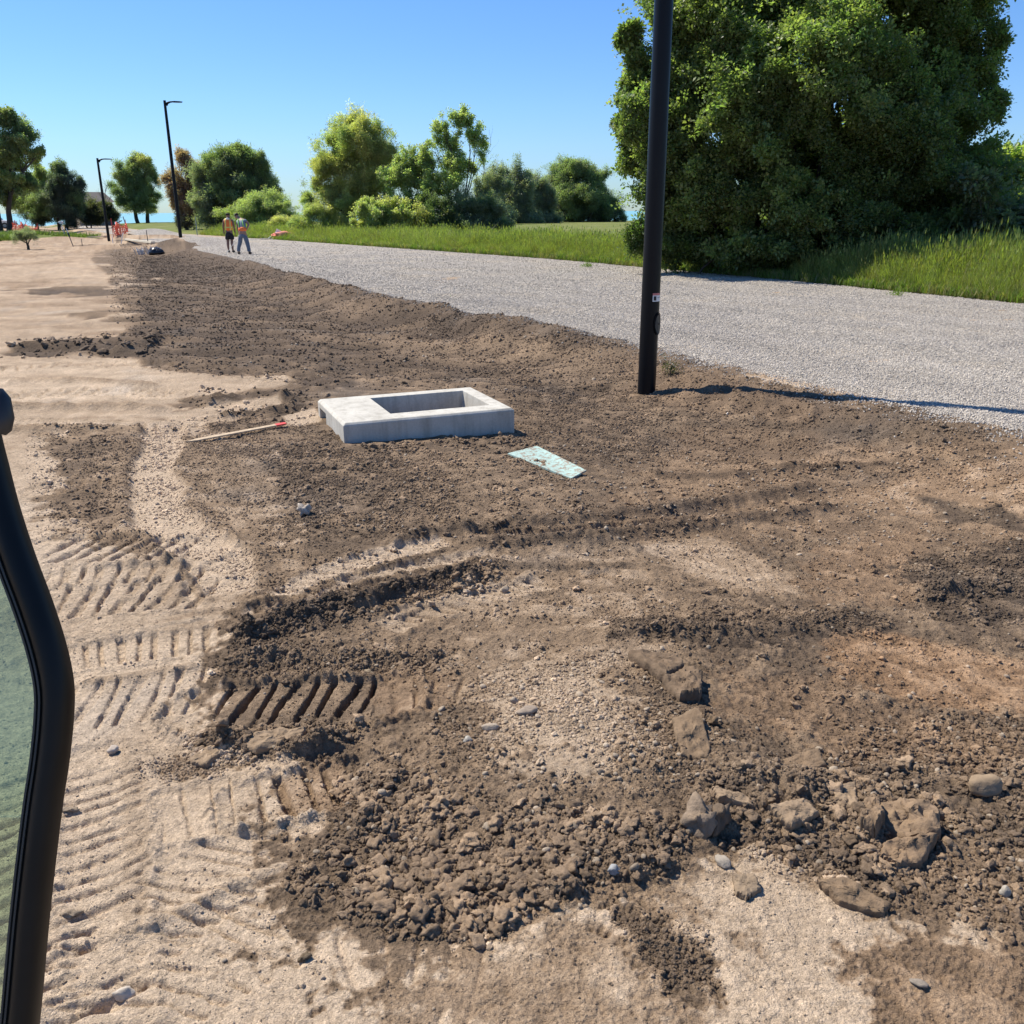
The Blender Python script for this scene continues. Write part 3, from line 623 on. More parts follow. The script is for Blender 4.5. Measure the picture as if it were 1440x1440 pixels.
# ------------------------------------------------------------------ scattering (real instanced meshes)
def src_collection(name, meshes):
    c = bpy.data.collections.new(name)
    for k, me in enumerate(meshes):
        c.objects.link(bpy.data.objects.new('%s_%02d' % (name, k), me))
    return c
def scatter(name, P, scale, rot, tint, coll, parent=None, loc=None, mat=None):
    """one object whose points carry real instances of the meshes of coll"""
    me = bpy.data.meshes.new(name); P = np.asarray(P, np.float32); n = len(P)
    me.vertices.add(n); me.vertices.foreach_set('co', P.ravel())
    for nm, tp, dat in (('scl', 'FLOAT_VECTOR', scale), ('rot', 'FLOAT_VECTOR', rot), ('tint', 'FLOAT_VECTOR', tint)):
        a = me.attributes.new(nm, tp, 'POINT'); a.data.foreach_set('vector', np.asarray(dat, np.float32).ravel())
    a = me.attributes.new('pick', 'INT', 'POINT'); a.data.foreach_set('value', rng.integers(0, len(coll.objects), n).astype(np.int32))
    o = link(name, me, parent, loc)
    g = bpy.data.node_groups.new('scatter_' + name, 'GeometryNodeTree')
    g.interface.new_socket('Geometry', in_out='INPUT', socket_type='NodeSocketGeometry')
    g.interface.new_socket('Geometry', in_out='OUTPUT', socket_type='NodeSocketGeometry')
    gi = g.nodes.new('NodeGroupInput'); go = g.nodes.new('NodeGroupOutput')
    ci = g.nodes.new('GeometryNodeCollectionInfo'); ci.inputs['Collection'].default_value = coll
    ci.inputs['Separate Children'].default_value = True; ci.inputs['Reset Children'].default_value = True
    ip = g.nodes.new('GeometryNodeInstanceOnPoints'); ip.inputs['Pick Instance'].default_value = True
    def attr(nm, tp):
        a_ = g.nodes.new('GeometryNodeInputNamedAttribute'); a_.data_type = tp; a_.inputs['Name'].default_value = nm; return a_.outputs[0]
    L = g.links.new
    L(gi.outputs[0], ip.inputs['Points']); L(ci.outputs[0], ip.inputs['Instance'])
    L(attr('pick', 'INT'), ip.inputs['Instance Index'])
    e2r = g.nodes.new('FunctionNodeEulerToRotation'); L(attr('rot', 'FLOAT_VECTOR'), e2r.inputs[0]); L(e2r.outputs[0], ip.inputs['Rotation'])
    L(attr('scl', 'FLOAT_VECTOR'), ip.inputs['Scale']); L(ip.outputs[0], go.inputs[0])
    md = o.modifiers.new('scatter', 'NODES'); md.node_group = g
    if mat: me.materials.append(mat)
    return o

from mathutils import noise as mnoise
def clod_mesh(name, sub, seed, rough=.35, mat=None, square=0.0, smooth=True):
    bm = bmesh.new(); bmesh.ops.create_icosphere(bm, subdivisions=sub, radius=1.0)
    o = Vector((seed * 7.3, seed * 3.1, seed * 1.7)); rr_ = random.Random(seed)
    cuts = [(Vector((rr_.uniform(-1, 1), rr_.uniform(-1, 1), rr_.uniform(-1, 1))).normalized(), rr_.uniform(.5, .8)) for _ in range(7)]
    for v in bm.verts:
        p = v.co.copy()
        for nrm, d in cuts:
            e = p.dot(nrm) - d
            if e > 0: p -= nrm * e * (.55 + .45 * square)
        k = 1 + rough * mnoise.noise(p * 1.3 + o) + rough * .6 * mnoise.noise(p * 3.1 + o) + (rough * .35 * mnoise.noise(p * 7.0 + o) if sub > 2 else 0)
        k += rough * .22 * mnoise.noise(p * 9.0 + o) + rough * .10 * mnoise.noise(p * 19.0 + o)
        v.co = p * k
    me = bpy.data.meshes.new(name); bm.to_mesh(me); bm.free()
    me.polygons.foreach_set('use_smooth', np.full(len(me.polygons), smooth))
    if mat: me.materials.append(mat)
    return me
CLODS_S = src_collection('crumb_shape', [clod_mesh('crumb', 1, s, .45, M_CLOD, smooth=False) for s in range(1, 7)])
CLODS_M = src_collection('clod_shape', [clod_mesh('clod', 3, s, .62, M_CLOD, .7) for s in range(11, 21)])
CLOD_BIG = [clod_mesh('clod', 3, s, .65, M_CLOD, .8) for s in range(31, 43)]
PEBBLES = src_collection('pebble_shape', [clod_mesh('pebble', 2, s, .18, M_STONE) for s in range(51, 56)])
STONE_BIG = [clod_mesh('stone', 3, s, .22, M_STONE, .3) for s in range(61, 65)]
GRITS = src_collection('grit_shape', [clod_mesh('grit', 1, s, .3, M_GRIT, .8, smooth=False) for s in range(71, 76)])

def pts_in(poly_px, n):
    P = W(poly_px, False); a = np.array(P); out = []
    lo, hi = a.min(0), a.max(0)
    while sum(len(q) for q in out) < n:
        q = rng.uniform(lo, hi, (n * 2, 2)); s_ = sdf_poly(q[:, 0], q[:, 1], P)
        k = rng.uniform(-.06, .10, len(q)) * np.hypot(q[:, 0], q[:, 1]) / 4
        cl = fbm(q[:, 0], q[:, 1], 3.3, 3, 57.) + .5 * fbm(q[:, 0], q[:, 1], 14., 2, 21.)
        out.append(q[(s_ < k - .03) & (cl > rng.uniform(-.75, .75, len(q)))])
    return np.concatenate(out)[:n]
def powsize(n, a, b, k=3.0):
    u_ = rng.random(n); e = 1 - k; return (a ** e + u_ * (b ** e - a ** e)) ** (1 / e)
def tint_at(x, y, f=1.0, var=.15):
    z, tone, warm, onr, ns = terrain(x, y); c = soil_colour(np.clip(tone, 0, 1), warm, x, y, ns)
    return z, c * f * (1 + rng.normal(0, var, len(x)))[:, None].clip(.5, 1.6), tone, onr
def scatter_regions(name, specs, coll, label_, cat, flat=.75, f=1.0, var=.15, tintfix=None, sink=.25):
    XY = []; S = []
    for poly, n, a, b in specs:
        q = pts_in(poly, n); XY.append(q); S.append(powsize(len(q), a, b))
    XY = np.concatenate(XY); S = np.concatenate(S); x, y = XY[:, 0], XY[:, 1]
    z, tint, tone, onr = tint_at(x, y, f, var)
    keep = onr < .3
    if tintfix is not None:
        g = rng.uniform(.6, 1.25, len(x))[:, None]; tint = tint * .35 + np.array(tintfix) * g * .75
    x, y, z, S, tint = x[keep], y[keep], z[keep], S[keep], tint[keep]
    r3 = rng.uniform(.7, 1.3, (len(x), 3)) * S[:, None]; r3[:, 2] *= flat
    rot = np.stack([rng.normal(0, .35, len(x)), rng.normal(0, .35, len(x)), rng.uniform(0, 6.28, len(x))], 1)
    o = scatter(name, np.stack([x, y, z + r3[:, 2] * (1 - 2 * sink) * .8], 1), r3, rot, tint, coll)
    return tag(o, label_, cat, kind='stuff')

SOIL_ALL = [(300, 905), (265, 1045), (395, 1180), (410, 1255), (600, 1332), (760, 1290), (1000, 1245), (1440, 1330), (1700, 1300), (1700, 640), (1440, 620), (900, 570), (700, 640), (380, 640), (420, 760)]
NEARALL = [(-150, 1600), (-100, 800), (300, 760), (700, 700), (1440, 700), (1650, 800), (1650, 1600)]
PILE = [(480, 1090), (600, 1085), (700, 1130), (900, 1155), (1000, 1165), (950, 1225), (850, 1245), (740, 1295), (690, 1335), (560, 1318), (430, 1270), (405, 1230), (480, 1180)]
RCLOD = [(1000, 1090), (1150, 1060), (1300, 1010), (1460, 1010), (1500, 1320), (1300, 1295), (1200, 1260), (1000, 1200)]
MIDP = [(660, 960), (850, 920), (1000, 980), (1050, 1080), (900, 1130), (700, 1110), (600, 1040)]
scatter_regions('soil_crumbs', [(NEARALL, 30000, .0016, .007), (SOIL_ALL, 52000, .0025, .012), (PILE, 12000, .003, .014), (RCLOD, 12000, .003, .014), (MIDP, 7000, .0025, .011),
    ([(305, 905), (450, 850), (700, 795), (700, 820), (560, 850), (330, 915)], 5000, .003, .013),
    ([(260, 1040), (320, 1030), (500, 1028), (510, 1050), (400, 1070), (290, 1078)], 2600, .003, .013),
    ([(190, 1080), (290, 1060), (320, 1085), (240, 1110)], 900, .0025, .008),
    ([(300, 915), (640, 905), (640, 945), (310, 950)], 2600, .003, .012),
    ([(380, 630), (640, 640), (640, 740), (420, 760)], 8000, .004, .014),
    ([(190, 350), (880, 480), (900, 560), (700, 560), (440, 540), (230, 520), (180, 430)], 30000, .009, .030),
    ([(715, 530), (920, 560), (920, 660), (720, 625)], 6500, .005, .018), ([(300, 585), (450, 600), (480, 640), (380, 650), (290, 640)], 3500, .005, .016),
    ([(560, 440), (735, 470), (900, 500), (1440, 610), (1500, 700), (900, 640), (700, 540)], 14000, .006, .022),
    ([(840, 865), (1250, 860), (1250, 900), (860, 905)], 3500, .003, .013),
    ([(1270, 785), (1440, 760), (1600, 780), (1600, 890), (1300, 870)], 5500, .004, .015),
    ([(850, 1275), (1000, 1310), (1020, 1400), (940, 1400)], 1600, .0025, .010),
    ([(708, 636), (726, 636), (800, 676), (785, 690)], 420, .005, .013), ([(1190, 1200), (1330, 1215), (1330, 1250), (1200, 1250)], 1500, .003, .012),
    ([(230, 590), (330, 620), (420, 740), (400, 830), (300, 830), (240, 700)], 5000, .004, .013), ([(60, 600), (240, 600), (260, 780), (60, 760)], 5000, .004, .014)],
    CLODS_S, 'crumbs of loose brown soil strewn over the whole worked ground', 'soil crumbs', f=1.0)
scatter_regions('soil_clods', [(SOIL_ALL, 1900, .007, .022), (PILE, 1500, .008, .024), (RCLOD, 1100, .007, .024), (MIDP, 300, .006, .016), (NEARALL, 260, .005, .012),
    ([(600, 1200), (740, 1200), (750, 1290), (690, 1325), (560, 1310), (480, 1270)], 420, .010, .026),
    ([(305, 905), (450, 850), (700, 795), (700, 825), (560, 855), (330, 918)], 260, .008, .024),
    ([(260, 1040), (320, 1030), (500, 1028), (510, 1050), (400, 1070), (290, 1078)], 150, .007, .02),
    ([(300, 915), (640, 905), (640, 945), (310, 950)], 130, .006, .018),
    ([(720, 535), (920, 560), (920, 660), (720, 625)], 260, .007, .022), ([(60, 600), (240, 600), (230, 740), (70, 750)], 380, .007, .024),
    ([(380, 620), (720, 640), (820, 680), (700, 750), (420, 760)], 800, .008, .024),
    ([(10, 480), (230, 465), (220, 505), (20, 500)], 300, .015, .05),
    ([(190, 350), (880, 480), (900, 560), (700, 560), (440, 540), (230, 520), (180, 430)], 1100, .012, .045),
    ([(840, 865), (1250, 860), (1250, 900), (860, 905)], 180, .007, .02),
    ([(1270, 785), (1440, 760), (1600, 780), (1600, 890), (1300, 870)], 300, .008, .026),
    ([(700, 690), (1200, 640), (1200, 740), (700, 780)], 420, .008, .022),
    ([(270, 545), (450, 548), (440, 590), (280, 595)], 260, .010, .03),
    ([(430, 640), (740, 620), (740, 630), (480, 645)], 200, .010, .026), ([(476, 630), (728, 614), (730, 622), (480, 638)], 160, .010, .03)],
    CLODS_M, 'small clods of brown earth lying in the loose soil', 'earth clods', f=1.05, sink=.3)
scatter_regions('pebbles', [(SOIL_ALL, 1300, .005, .015), (MIDP, 300, .005, .014), (PILE, 200, .006, .016), (RCLOD, 260, .005, .015), (NEARALL, 350, .003, .010),
    ([(700, 600), (1440, 640), (1440, 760), (700, 760)], 500, .007, .019), ([(200, 380), (880, 490), (860, 560), (300, 520)], 300, .012, .03)],
    PEBBLES, 'scattered rounded pale pebbles lying in the soil', 'pebbles', f=1.0, tintfix=(.33, .275, .21), sink=.35)

def grit():
    XY = []; S = []
    n = 210000; y = 5 + np.minimum(rng.exponential(9.0, n) + 2.5 * rng.random(n), 60); wn = rng.random(n) ** 1.1
    x = edge_x(y) + .02 + (far_x(y) - edge_x(y)) * wn
    s_ = powsize(n, .005, .0115, 2.2) * (1 + .03 * (y - 5))
    # strays thrown over the soil edge
    k = 5000; ye = 5 + 16 * rng.random(k); xe = edge_x(ye) - rng.exponential(.16, k)
    x = np.concatenate([x, xe]); y = np.concatenate([y, ye]); s_ = np.concatenate([s_, powsize(k, .007, .018)])
    z0 = road_z(x, y); zt = terrain(x, y)[0]; z = np.maximum(z0 * 1.0, np.where(x < edge_x(y) + .2, zt, z0))
    g = rng.choice([.39, .46, .51, .57], len(x), p=[.2, .4, .3, .1])[:, None] * (1 + .10 * fbm(x, y, .5, 3, 66.) + .09 * np.sin((x - edge_x(y)) * 3.4 + fbm(x, y, .2, 2)))[:, None] * rng.uniform(.9, 1.1, (len(x), 1))
    tint = g * np.array([.99, .88, .745]); r3 = rng.uniform(.65, 1.3, (len(x), 3)) * s_[:, None]
    rot = rng.uniform(0, 6.28, (len(x), 3))
    tag(scatter('crushed_stone', np.stack([x, y, z + .3 * s_], 1), r3, rot, tint, GRITS), 'pale crushed stone covering the gravel road', 'gravel', kind='stuff')
grit()

# ------------------------------------------------------------------ vegetation
def leaf_sprig(name, n, L, spread, seed, wfac=.45, mat=M_LEAF, droop=.2):
    R_ = random.Random(seed); V = []; F_ = []
    for k in range(n):
        az = R_.uniform(0, 6.28); el = R_.uniform(-.5, 1.0); rr_ = spread * R_.uniform(.15, 1)
        base = Vector((math.cos(az) * math.cos(el), math.sin(az) * math.cos(el), math.sin(el))) * rr_
        d = (base.normalized() + Vector((R_.uniform(-.7, .7), R_.uniform(-.7, .7), R_.uniform(-.7 - droop, .5)))).normalized()
        side = d.cross(Vector((R_.uniform(-.4, .4), R_.uniform(-.4, .4), 1))).normalized(); nrm = side.cross(d)
        l = L * R_.uniform(.7, 1.3); wd = l * wfac
        o = len(V)
        V += [base, base + d * l * .45 + side * wd * .5 + nrm * l * .06, base + d * l, base + d * l * .45 - side * wd * .5 + nrm * l * .06]
        F_ += [(o, o + 1, o + 2), (o, o + 2, o + 3)]
    me = bpy.data.meshes.new(name); me.from_pydata([tuple(v) for v in V], [], F_); me.update()
    me.materials.append(mat); return me
SPRIG_BROAD = src_collection('broad_sprig', [leaf_sprig('broad_sprig', 14, .13, .26, s, .62) for s in range(5)])
SPRIG_FINE = src_collection('fine_sprig', [leaf_sprig('fine_sprig', 20, .09, .26, s + 20, .5) for s in range(5)])
SPRIG_NARROW = src_collection('narrow_sprig', [leaf_sprig('narrow_sprig', 22, .15, .24, s + 40, .22, droop=0) for s in range(4)])

def perlin3(p, s):
    a = perlin(p[:, 0] * s + p[:, 2] * s * .61, p[:, 1] * s - p[:, 2] * s * .33)
    b = perlin(p[:, 2] * s + 11.3 + p[:, 1] * s * .4, p[:, 0] * s * .8 + 4.4 - p[:, 1] * s * .5); return .6 * (a + b)
def crown_points(lobes, dens, thr, scale, ragged=1.0):
    """sprays of foliage gathered in small boughs that fill each crown mass unevenly, with gaps between them"""
    out = []; tn = []
    for (c, r_) in lobes:
        rm = float((r_[0] * r_[1] * r_[2]) ** (1 / 3.)); nb = int(np.clip(26 * (rm / scale) ** 1.6, 12, 90))
        n = int(dens * .72 * rm * rm * 12 / nb) + 3
        d = rng.normal(size=(nb, 3)); d /= np.linalg.norm(d, axis=1)[:, None]
        rd = (.25 + .75 * rng.random(nb) ** .55) * np.where(rng.random(nb) < .22, 1 + (.28 if scale < 1.4 else .10) * ragged, .92)
        for i in range(nb):
            bc = d[i] * rd[i]; br = rng.uniform(.10, .25) * (1.15 - .35 * rd[i])
            m = int(n * rng.uniform(.4, 1.6)); q = rng.normal(size=(m, 3)) * br * .78
            al = q @ d[i]; q = q + d[i][None] * (al * .5)[:, None]; q[:, 2] += .35 * np.abs(al) * rng.uniform(0, 1)
            p = c + (bc[None] + q) * r_
            tone_ = rng.normal(0, .35) + .9 * (q @ np.array([-.3, .1, .9])) / br  # sunlit look painted into the tint: bough tops and sunward side lighter
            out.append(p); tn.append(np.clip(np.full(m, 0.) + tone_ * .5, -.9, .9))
        for i in range(int(7 + nb * .25) if scale < 1.7 else 0):                # shoots reaching out of the crown
            e = rng.normal(size=3); e[2] = abs(e[2]) * 1.1; e /= np.linalg.norm(e); L_ = rng.uniform(.18, .42); m = int(6 + 5 * L_ * rm / scale * 3)
            t = rng.random(m); q = e[None] * (.82 + L_ * t[:, None]) + np.array([0, 0, .18 * L_])[None] * t[:, None] + rng.normal(0, .020, (m, 3))
            out.append(c + q * r_); tn.append(np.full(m, rng.uniform(-.2, .5)))
    P = np.concatenate(out); T = np.concatenate(tn); k = perlin3(P, 1.0 / scale) > thr - .15
    return P[k], T[k]
def limb(mb, a, b, r0, r1, n=6, bend=.12, seg=5):
    a = np.array(a, float); b = np.array(b, float); L = np.linalg.norm(b - a); o = rng.normal(0, bend * L * .5, 3)
    pts = []; rs = []
    for i in range(seg + 1):
        t = i / seg; pts.append(a + (b - a) * t + o * math.sin(math.pi * t) + np.array([0, 0, .10 * L * math.sin(math.pi * t)]) + (rng.normal(0, .015 * L, 3) if 0 < i < seg else 0)); rs.append(r0 + (r1 - r0) * t ** .8)
    mb.tube(pts, rs, n, cap=False); return pts
def tree(name, label, cat, Y, base_u, lobes_px, tint, sprigs, dens=34, thr=-.25, sscale=1.0, clump=.9, trunks=1, tr=.16, group=None,
         depth=.85, tintvar=.22, twigs=5, spread=.0, base_z=None, barecol=None, limbs=True, vary=None):
    """lobes_px: crown masses as (u, v, ru, rv[, dY]) seen from the road; each becomes a round mass with its own depth"""
    lobes = []
    for lb in lobes_px:
        u, v, ru, rv = lb[:4]; dy = lb[4] if len(lb) > 4 else rng.uniform(-.5, .5) * ru * .02
        c = at_y(u, v, Y + dy); s_ = mpp(c); lobes.append((c, np.array([ru * s_, ru * s_ * depth, rv * s_])))
    bx = at_y(base_u, 320, Y)[0]; bz = zm(np.array([bx]), np.array([Y]))[0] if base_z is None else base_z
    root = empty(name, (bx, Y, bz), label, cat, group); O = np.array([bx, Y, bz])
    mb = MB(); hub = np.mean([c for c, _ in lobes], 0); hub[2] = bz + (hub[2] - bz) * .55
    for k in range(trunks):
        if k: mb = MB()
        off = np.array([(k - (trunks - 1) / 2) * spread + (rng.normal(0, .1) if trunks > 1 else 0), rng.normal(0, spread * .5) if trunks > 1 else 0, 0])
        h = (hub - O) * np.array([.35, .35, 1]) + off * 1.6
        limb(mb, off + [0, 0, -.15], h, tr, tr * .6, 8, .05)
        for i, (c, r_) in enumerate(lobes):
            if trunks > 1 and int(np.clip(round((c[0] - hub[0]) / (np.ptp([q[0][0] for q in lobes]) + .01) * (trunks - 1) + (trunks - 1) / 2), 0, trunks - 1)) != k: continue
            if not limbs: continue
            s0 = h * rng.uniform(.6, 1.0)
            pts = limb(mb, s0, c - O, tr * .42, tr * .16, 6, .10)
            for q in range(twigs):
                d = rng.normal(size=3); d[2] = abs(d[2]) * .9 + .2; d /= np.linalg.norm(d)
                limb(mb, pts[3 + q % 3], c - O + d * r_ * rng.uniform(.75, 1.0), tr * .13, tr * .03, 4, .12, 4)
        mb.build('trunk', M_BARK, root, smooth=True)
    if sprigs is not None:
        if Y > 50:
            sscale *= .52; dens *= 2.2; tint = np.array(tint) * (1.30, 1.25, 1.75)     # finer sprigs; distance haze put into the leaf colour, paler and bluer
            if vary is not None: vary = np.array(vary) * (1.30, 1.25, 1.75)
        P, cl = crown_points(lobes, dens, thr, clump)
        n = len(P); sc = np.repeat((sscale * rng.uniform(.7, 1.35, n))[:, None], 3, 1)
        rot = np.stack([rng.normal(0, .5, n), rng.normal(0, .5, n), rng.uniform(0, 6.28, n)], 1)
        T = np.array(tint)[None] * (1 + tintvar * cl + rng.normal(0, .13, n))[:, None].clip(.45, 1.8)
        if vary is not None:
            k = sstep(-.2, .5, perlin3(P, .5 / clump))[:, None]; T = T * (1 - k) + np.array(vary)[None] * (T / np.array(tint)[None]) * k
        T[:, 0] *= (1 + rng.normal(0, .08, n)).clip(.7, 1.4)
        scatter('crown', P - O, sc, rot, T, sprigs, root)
    return root
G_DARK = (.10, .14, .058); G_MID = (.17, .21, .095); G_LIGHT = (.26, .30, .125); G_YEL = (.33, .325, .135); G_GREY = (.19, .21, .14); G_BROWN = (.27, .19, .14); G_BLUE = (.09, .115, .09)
TG = 'trees along the far side'
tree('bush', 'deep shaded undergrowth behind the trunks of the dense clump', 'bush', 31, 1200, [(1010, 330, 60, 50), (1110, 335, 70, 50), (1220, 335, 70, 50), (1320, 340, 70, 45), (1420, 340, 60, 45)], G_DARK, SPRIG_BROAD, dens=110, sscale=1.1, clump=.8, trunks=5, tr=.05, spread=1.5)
tree('tall_tree', 'large dense dark green tree clump behind the tall grass right of the black pole', 'tree', 27.5, 1130,
     [(985, 70, 95, 90, 0), (1110, -40, 130, 100, 1), (1225, -70, 120, 100, 0), (1305, 40, 85, 90, 1), (950, 175, 65, 70, -.5), (1050, 150, 90, 80, -1.5), (1170, 110, 95, 95, -2), (1250, 185, 85, 80, -1.5),
      (1325, 165, 65, 75, 0), (935, 265, 48, 60, 0), (905, 200, 30, 40, 0), (1010, 260, 62, 50, -1), (1320, 255, 85, 60, 0), (1372, 110, 34, 38, 0), (960, 330, 60, 40, .5), (1130, 230, 80, 45, 1.5), (1230, 290, 75, 55, 2.5), (1060, 330, 75, 40, 2.5), (1370, 320, 60, 45, 1), (895, 120, 20, 26, 0), (888, 60, 16, 22, 0), (885, 245, 16, 22, 0), (880, 180, 12, 16, 0), (1405, 60, 12, 20, 0), (1400, 150, 14, 18, 0), (1170, 320, 70, 45, 4), (1090, 310, 60, 50, 4), (1010, 350, 55, 30, .5), (1150, 355, 40, 25, 2.5), (1230, 345, 60, 35, 1), (1330, 345, 60, 35, .5), (1090, 352, 40, 24, 1.5), (1060, 352, 60, 28, -1.2), (1150, 345, 60, 34, -1.4), (1250, 345, 60, 34, -1.4), (1350, 340, 60, 34, -1.2), (1110, 290, 70, 40, -1.8), (1220, 290, 60, 36, -1.8)],
     G_MID, SPRIG_BROAD, dens=340, thr=-.02, sscale=.70, clump=.75, trunks=6, tr=.15, spread=.75, twigs=7, tintvar=.5)
tree('tree', 'light green tree at the right edge beside the dense clump', 'tree', 33, 1465, [(1430, 250, 40, 40), (1475, 235, 40, 50), (1500, 290, 70, 50), (1420, 300, 45, 40)], G_LIGHT, SPRIG_BROAD, dens=150, sscale=1.0, clump=.8, trunks=2, spread=.5, group=TG)
tree('bush', 'grey green bush low at the right edge under the trees', 'bush', 25, 1400, [(1405, 320, 40, 35), (1375, 262, 32, 16), (1450, 330, 50, 40)], G_GREY, SPRIG_BROAD, dens=150, sscale=.8, clump=.6, trunks=3, tr=.05, spread=.3)
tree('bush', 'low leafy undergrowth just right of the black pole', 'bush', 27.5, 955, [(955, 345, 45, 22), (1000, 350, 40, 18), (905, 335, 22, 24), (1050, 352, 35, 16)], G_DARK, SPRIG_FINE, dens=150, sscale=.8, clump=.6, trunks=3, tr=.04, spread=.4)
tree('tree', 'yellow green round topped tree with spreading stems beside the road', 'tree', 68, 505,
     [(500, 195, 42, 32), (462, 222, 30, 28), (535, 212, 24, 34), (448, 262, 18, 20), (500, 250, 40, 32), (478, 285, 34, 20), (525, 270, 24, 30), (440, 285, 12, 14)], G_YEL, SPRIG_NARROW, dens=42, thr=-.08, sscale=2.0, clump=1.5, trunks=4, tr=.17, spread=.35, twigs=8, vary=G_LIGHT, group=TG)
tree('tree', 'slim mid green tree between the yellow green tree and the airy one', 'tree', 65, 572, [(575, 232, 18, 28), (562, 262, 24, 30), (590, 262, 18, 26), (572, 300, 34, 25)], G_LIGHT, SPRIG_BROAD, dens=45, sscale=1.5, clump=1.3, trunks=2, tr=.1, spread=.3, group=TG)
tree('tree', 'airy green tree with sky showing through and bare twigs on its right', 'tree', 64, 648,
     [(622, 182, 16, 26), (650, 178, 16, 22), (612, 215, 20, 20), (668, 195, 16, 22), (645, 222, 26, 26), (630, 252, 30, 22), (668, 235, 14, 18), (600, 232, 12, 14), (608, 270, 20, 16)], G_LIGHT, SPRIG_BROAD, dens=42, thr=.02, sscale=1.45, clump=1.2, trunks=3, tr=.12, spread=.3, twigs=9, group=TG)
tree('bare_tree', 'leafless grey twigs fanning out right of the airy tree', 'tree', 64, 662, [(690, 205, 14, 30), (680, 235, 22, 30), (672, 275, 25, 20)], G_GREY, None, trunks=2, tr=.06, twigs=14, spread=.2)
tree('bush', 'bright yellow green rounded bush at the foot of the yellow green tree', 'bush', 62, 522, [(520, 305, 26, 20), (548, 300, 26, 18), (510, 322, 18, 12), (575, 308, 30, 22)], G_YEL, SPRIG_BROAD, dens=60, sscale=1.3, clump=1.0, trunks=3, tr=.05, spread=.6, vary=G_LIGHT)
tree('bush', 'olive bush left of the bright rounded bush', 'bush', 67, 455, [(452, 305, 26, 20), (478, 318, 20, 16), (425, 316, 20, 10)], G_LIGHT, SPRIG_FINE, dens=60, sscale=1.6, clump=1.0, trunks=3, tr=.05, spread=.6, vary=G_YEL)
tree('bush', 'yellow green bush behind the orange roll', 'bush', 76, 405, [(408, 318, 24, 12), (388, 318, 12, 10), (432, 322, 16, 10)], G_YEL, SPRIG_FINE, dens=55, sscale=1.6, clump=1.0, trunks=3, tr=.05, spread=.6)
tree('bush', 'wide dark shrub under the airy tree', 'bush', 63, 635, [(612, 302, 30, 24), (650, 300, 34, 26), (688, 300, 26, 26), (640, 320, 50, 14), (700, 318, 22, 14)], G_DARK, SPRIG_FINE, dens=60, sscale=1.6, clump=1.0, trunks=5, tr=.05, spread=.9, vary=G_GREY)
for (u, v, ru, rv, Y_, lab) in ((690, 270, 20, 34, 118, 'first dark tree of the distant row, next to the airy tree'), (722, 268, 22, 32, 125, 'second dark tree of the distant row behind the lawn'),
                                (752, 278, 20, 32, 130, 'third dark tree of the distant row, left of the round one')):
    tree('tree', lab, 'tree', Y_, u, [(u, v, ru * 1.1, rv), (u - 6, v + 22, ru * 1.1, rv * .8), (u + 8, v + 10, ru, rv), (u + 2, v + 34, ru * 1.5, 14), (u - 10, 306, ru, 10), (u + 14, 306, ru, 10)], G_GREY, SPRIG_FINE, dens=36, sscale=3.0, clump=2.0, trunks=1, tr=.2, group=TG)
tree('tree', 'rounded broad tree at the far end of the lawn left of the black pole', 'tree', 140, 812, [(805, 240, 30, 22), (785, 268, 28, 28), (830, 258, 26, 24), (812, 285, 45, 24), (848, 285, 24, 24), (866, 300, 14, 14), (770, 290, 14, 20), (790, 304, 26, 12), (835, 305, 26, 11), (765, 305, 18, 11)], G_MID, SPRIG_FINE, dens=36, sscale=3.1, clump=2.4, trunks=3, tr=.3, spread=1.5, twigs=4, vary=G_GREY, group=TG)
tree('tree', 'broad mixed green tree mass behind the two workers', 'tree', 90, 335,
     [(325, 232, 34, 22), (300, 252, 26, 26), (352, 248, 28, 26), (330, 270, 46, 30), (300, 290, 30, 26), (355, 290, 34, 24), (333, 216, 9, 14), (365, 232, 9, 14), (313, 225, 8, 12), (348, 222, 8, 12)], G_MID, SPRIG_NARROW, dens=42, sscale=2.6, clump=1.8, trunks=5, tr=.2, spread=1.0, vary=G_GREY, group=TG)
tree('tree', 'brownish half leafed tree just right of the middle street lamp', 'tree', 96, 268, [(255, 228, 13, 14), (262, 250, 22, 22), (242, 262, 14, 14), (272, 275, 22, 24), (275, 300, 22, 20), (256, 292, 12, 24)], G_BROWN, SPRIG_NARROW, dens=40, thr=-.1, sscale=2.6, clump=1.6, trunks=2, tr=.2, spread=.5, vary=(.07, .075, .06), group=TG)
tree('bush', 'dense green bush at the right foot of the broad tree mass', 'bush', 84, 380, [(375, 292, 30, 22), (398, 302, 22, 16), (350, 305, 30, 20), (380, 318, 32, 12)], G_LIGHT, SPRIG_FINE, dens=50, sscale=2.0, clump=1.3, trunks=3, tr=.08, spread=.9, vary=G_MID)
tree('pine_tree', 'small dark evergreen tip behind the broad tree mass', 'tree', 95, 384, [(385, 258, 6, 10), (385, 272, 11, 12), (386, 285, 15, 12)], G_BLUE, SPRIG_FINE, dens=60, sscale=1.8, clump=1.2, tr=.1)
tree('tree', 'round topped tree standing alone on the bluff between two street lamps', 'tree', 150, 203, [(193, 228, 14, 12), (184, 246, 20, 20), (203, 244, 16, 20), (180, 270, 20, 24), (203, 272, 18, 24), (192, 288, 24, 12), (218, 262, 8, 18)], G_MID, SPRIG_FINE, dens=26, thr=-.2, sscale=3.0, clump=2.0, trunks=2, tr=.35, spread=1.2, twigs=4, vary=G_YEL)
